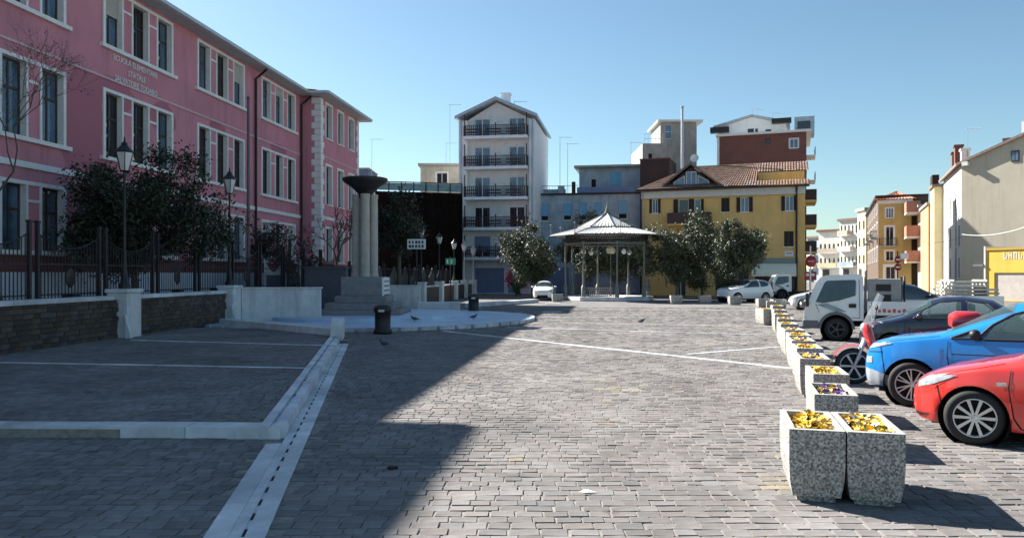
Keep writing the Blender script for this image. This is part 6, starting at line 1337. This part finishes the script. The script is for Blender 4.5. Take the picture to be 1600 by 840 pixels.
def shell(name, pts, mat):                                            # loft of (x, z, half width, half thickness) sections
    mb = MB(); vs = []; n = 14
    for i, (x, z, hw_, ht) in enumerate(pts):
        d = Vector((pts[min(i + 1, len(pts) - 1)][0] - pts[max(i - 1, 0)][0], pts[min(i + 1, len(pts) - 1)][1] - pts[max(i - 1, 0)][1])).normalized(); nx, nz = -d.y, d.x
        for k in range(n):
            t = 2 * math.pi * k / n; cs, sn = math.cos(t), math.sin(t); cs = math.copysign(abs(cs) ** .7, cs); sn = math.copysign(abs(sn) ** .7, sn); vs.append((x + nx * ht * sn, hw_ * cs, z + nz * ht * sn))
    mb.add(vs, [(i * n + k, i * n + (k + 1) % n, (i + 1) * n + (k + 1) % n, (i + 1) * n + k) for i in range(len(pts) - 1) for k in range(n)], 0, True); mb.add(vs[:n], [tuple(range(n))]); mb.add(vs[-n:], [tuple(range(n))])
    return mb.build(name, mat, sc_)
shell('leg_shield', [(.42, .30, .12, .05), (.36, .45, .17, .05), (.27, .68, .22, .06), (.20, .88, .20, .08), (.20, 1.0, .14, .06)], RS)
shell('floor_board', [(.42, .30, .15, .06), (.62, .27, .17, .05), (.82, .30, .16, .08)], BLACKP)
shell('tail_body', [(.78, .36, .13, .10), (.92, .55, .17, .16), (1.2, .66, .17, .14), (1.5, .74, .13, .09), (1.72, .82, .06, .04)], RS)
shell('seat', [(.80, .78, .14, .05), (1.0, .80, .16, .06), (1.3, .84, .16, .06), (1.55, .88, .10, .04)], BLACKP)
shell('top_case', [(1.42, 1.08, .16, .10), (1.5, 1.08, .21, .15), (1.78, 1.08, .21, .15), (1.88, 1.08, .14, .09)], RS)
MB().box(1.4, 1.8, -.08, .08, .88, .935).build('case_rack', STEEL, sc_)
MB().path([(.38, -.34, 1.04), (.31, -.2, 1.06), (.27, 0, 1.03), (.31, .2, 1.06), (.38, .34, 1.04)], .018, 8).build('handlebar', CHROME, sc_)
MB().ball((.16, 0, .93), .10, 12, 8, 0, (.7, 1.2, .9)).build('headlight', LENS, sc_)
SCR = M('clear_screen', (.30, .34, .36), .06, .1, 3, alpha=.3)
sv = MB(); vs = []
for j in range(7):
    z = 1.0 + j * .085; w_ = .17 + .06 * math.sin(j / 6 * 3.1) - .012 * j
    for k in range(7): f = k / 6 * 2 - 1; vs.append((.13 + j * .038 + .09 * f * f, w_ * f, z - .05 * f * f))
sv.add(vs, [(j * 7 + k, j * 7 + k + 1, (j + 1) * 7 + k + 1, (j + 1) * 7 + k) for j in range(6) for k in range(6)], 0, True); sv.build('windscreen', SCR, sc_, fix=False)
for sd in (-1, 1): o = MB().tube((.30, sd * .2, 1.06), (.30, sd * .33, 1.24), .008, None, 5).build('mirror_stalk', IRON, sc_); MB().ball((.30, sd * .34, 1.28), .06, 10, 6, 0, (.4, 1.3, .8)).build('mirror', BLACKP, o)
MB().tube((1.0, -.02, .35), (1.3, -.14, .34), .05, .06, 8).tube((1.2, -.16, .42), (1.75, -.18, .46), .045, .05, 8).build('exhaust', STEEL, sc_); MB().tube((.85, -.12, .3), (.80, -.22, .02), .015, None, 6).build('side_stand', STEEL, sc_)

# ================================================================== people down the street
def person(label, x, y, rot, shirt, trousers, hair=(.03, .02, .015), h=1.72, step=.12):
    J = {'pel': (0, 0, .95), 'waist': (0, 0, 1.1), 'chest': (0, .02, 1.32), 'neck': (0, .01, 1.47), 'head0': (0, 0, 1.56), 'head1': (0, -.01, 1.68)}
    ch = [('pel', 'waist'), ('waist', 'chest'), ('chest', 'neck'), ('neck', 'head0'), ('head0', 'head1')]; rad = {'pel': (.15, .11), 'waist': (.135, .10), 'chest': (.16, .11), 'neck': (.055, .055), 'head0': (.085, .095), 'head1': (.075, .085)}
    for s, n in ((-1, 'l'), (1, 'r')):
        for k, p, r in (('hip', (.09 * s, 0, .90), .095), ('knee', (.10 * s, -step * s * .4 - .02, .50), .062), ('ank', (.10 * s, -step * s, .08), .042), ('toe', (.11 * s, -step * s - .16, .035), .035), ('sho', (.18 * s, .02, 1.40), .062), ('elb', (.25 * s, .05, 1.12), .045), ('wri', (.25 * s, -.07, .90), .032), ('hand', (.245 * s, -.12, .80), .035)): J[k + n] = p; rad[k + n] = (r, r)
        ch += [('pel', 'hip' + n), ('hip' + n, 'knee' + n), ('knee' + n, 'ank' + n), ('ank' + n, 'toe' + n), ('chest', 'sho' + n), ('sho' + n, 'elb' + n), ('elb' + n, 'wri' + n), ('wri' + n, 'hand' + n)]
    ks = list(J); me = bpy.data.meshes.new('tmp'); me.from_pydata([J[k] for k in ks], [(ks.index(a), ks.index(b)) for a, b in ch], []); o = bpy.data.objects.new('tmp', me); COL.objects.link(o)
    o.modifiers.new('s', 'SKIN')
    for i, k in enumerate(ks): me.skin_vertices[0].data[i].radius = rad[k]
    me.skin_vertices[0].data[0].use_root = True; u = o.modifiers.new('u', 'SUBSURF'); u.levels = 2; u.render_levels = 2
    dg = bpy.context.evaluated_depsgraph_get(); dg.update(); m2 = bpy.data.meshes.new_from_object(o.evaluated_get(dg)); bpy.data.objects.remove(o); m2.name = 'person'; m2.materials.clear()
    for m in (M('cloth_' + label[:12], shirt, .9, .1, 8), M('trousers_' + label[:12], trousers, .9, .1, 8), M('skin_tone', (.42, .24, .16), .6, .05), M('hair_' + label[:12], hair, .7, .2, 20), M('dark_shoe', (.03, .025, .02), .6)): m2.materials.append(m)
    for p in m2.polygons:
        c = p.center; p.use_smooth = True; p.material_index = 4 if c.z < .09 else 1 if c.z < .97 and abs(c.x) < .21 else 2 if c.z < .93 or (1.46 < c.z < 1.64 and not (c.y > .03 and c.z > 1.52)) else 3 if c.z >= 1.52 else 0
    t = put('person', m2, None, (x, y, 0), rot); t.scale = (h / 1.77,) * 3; tag(t, label, 'person')
    return t
person('person in a red top walking behind the parked cars', *gp(1395, 42), R(20), (.60, .03, .03), (.04, .04, .06), (.35, .33, .30))
person('person in a pink striped top beside the orange house', *gp(1486, 52), R(-10), (.42, .15, .22), (.10, .10, .13))
person('person in a pale top left of the one in pink', *gp(1478, 53), R(60), (.55, .50, .46), (.06, .06, .09))
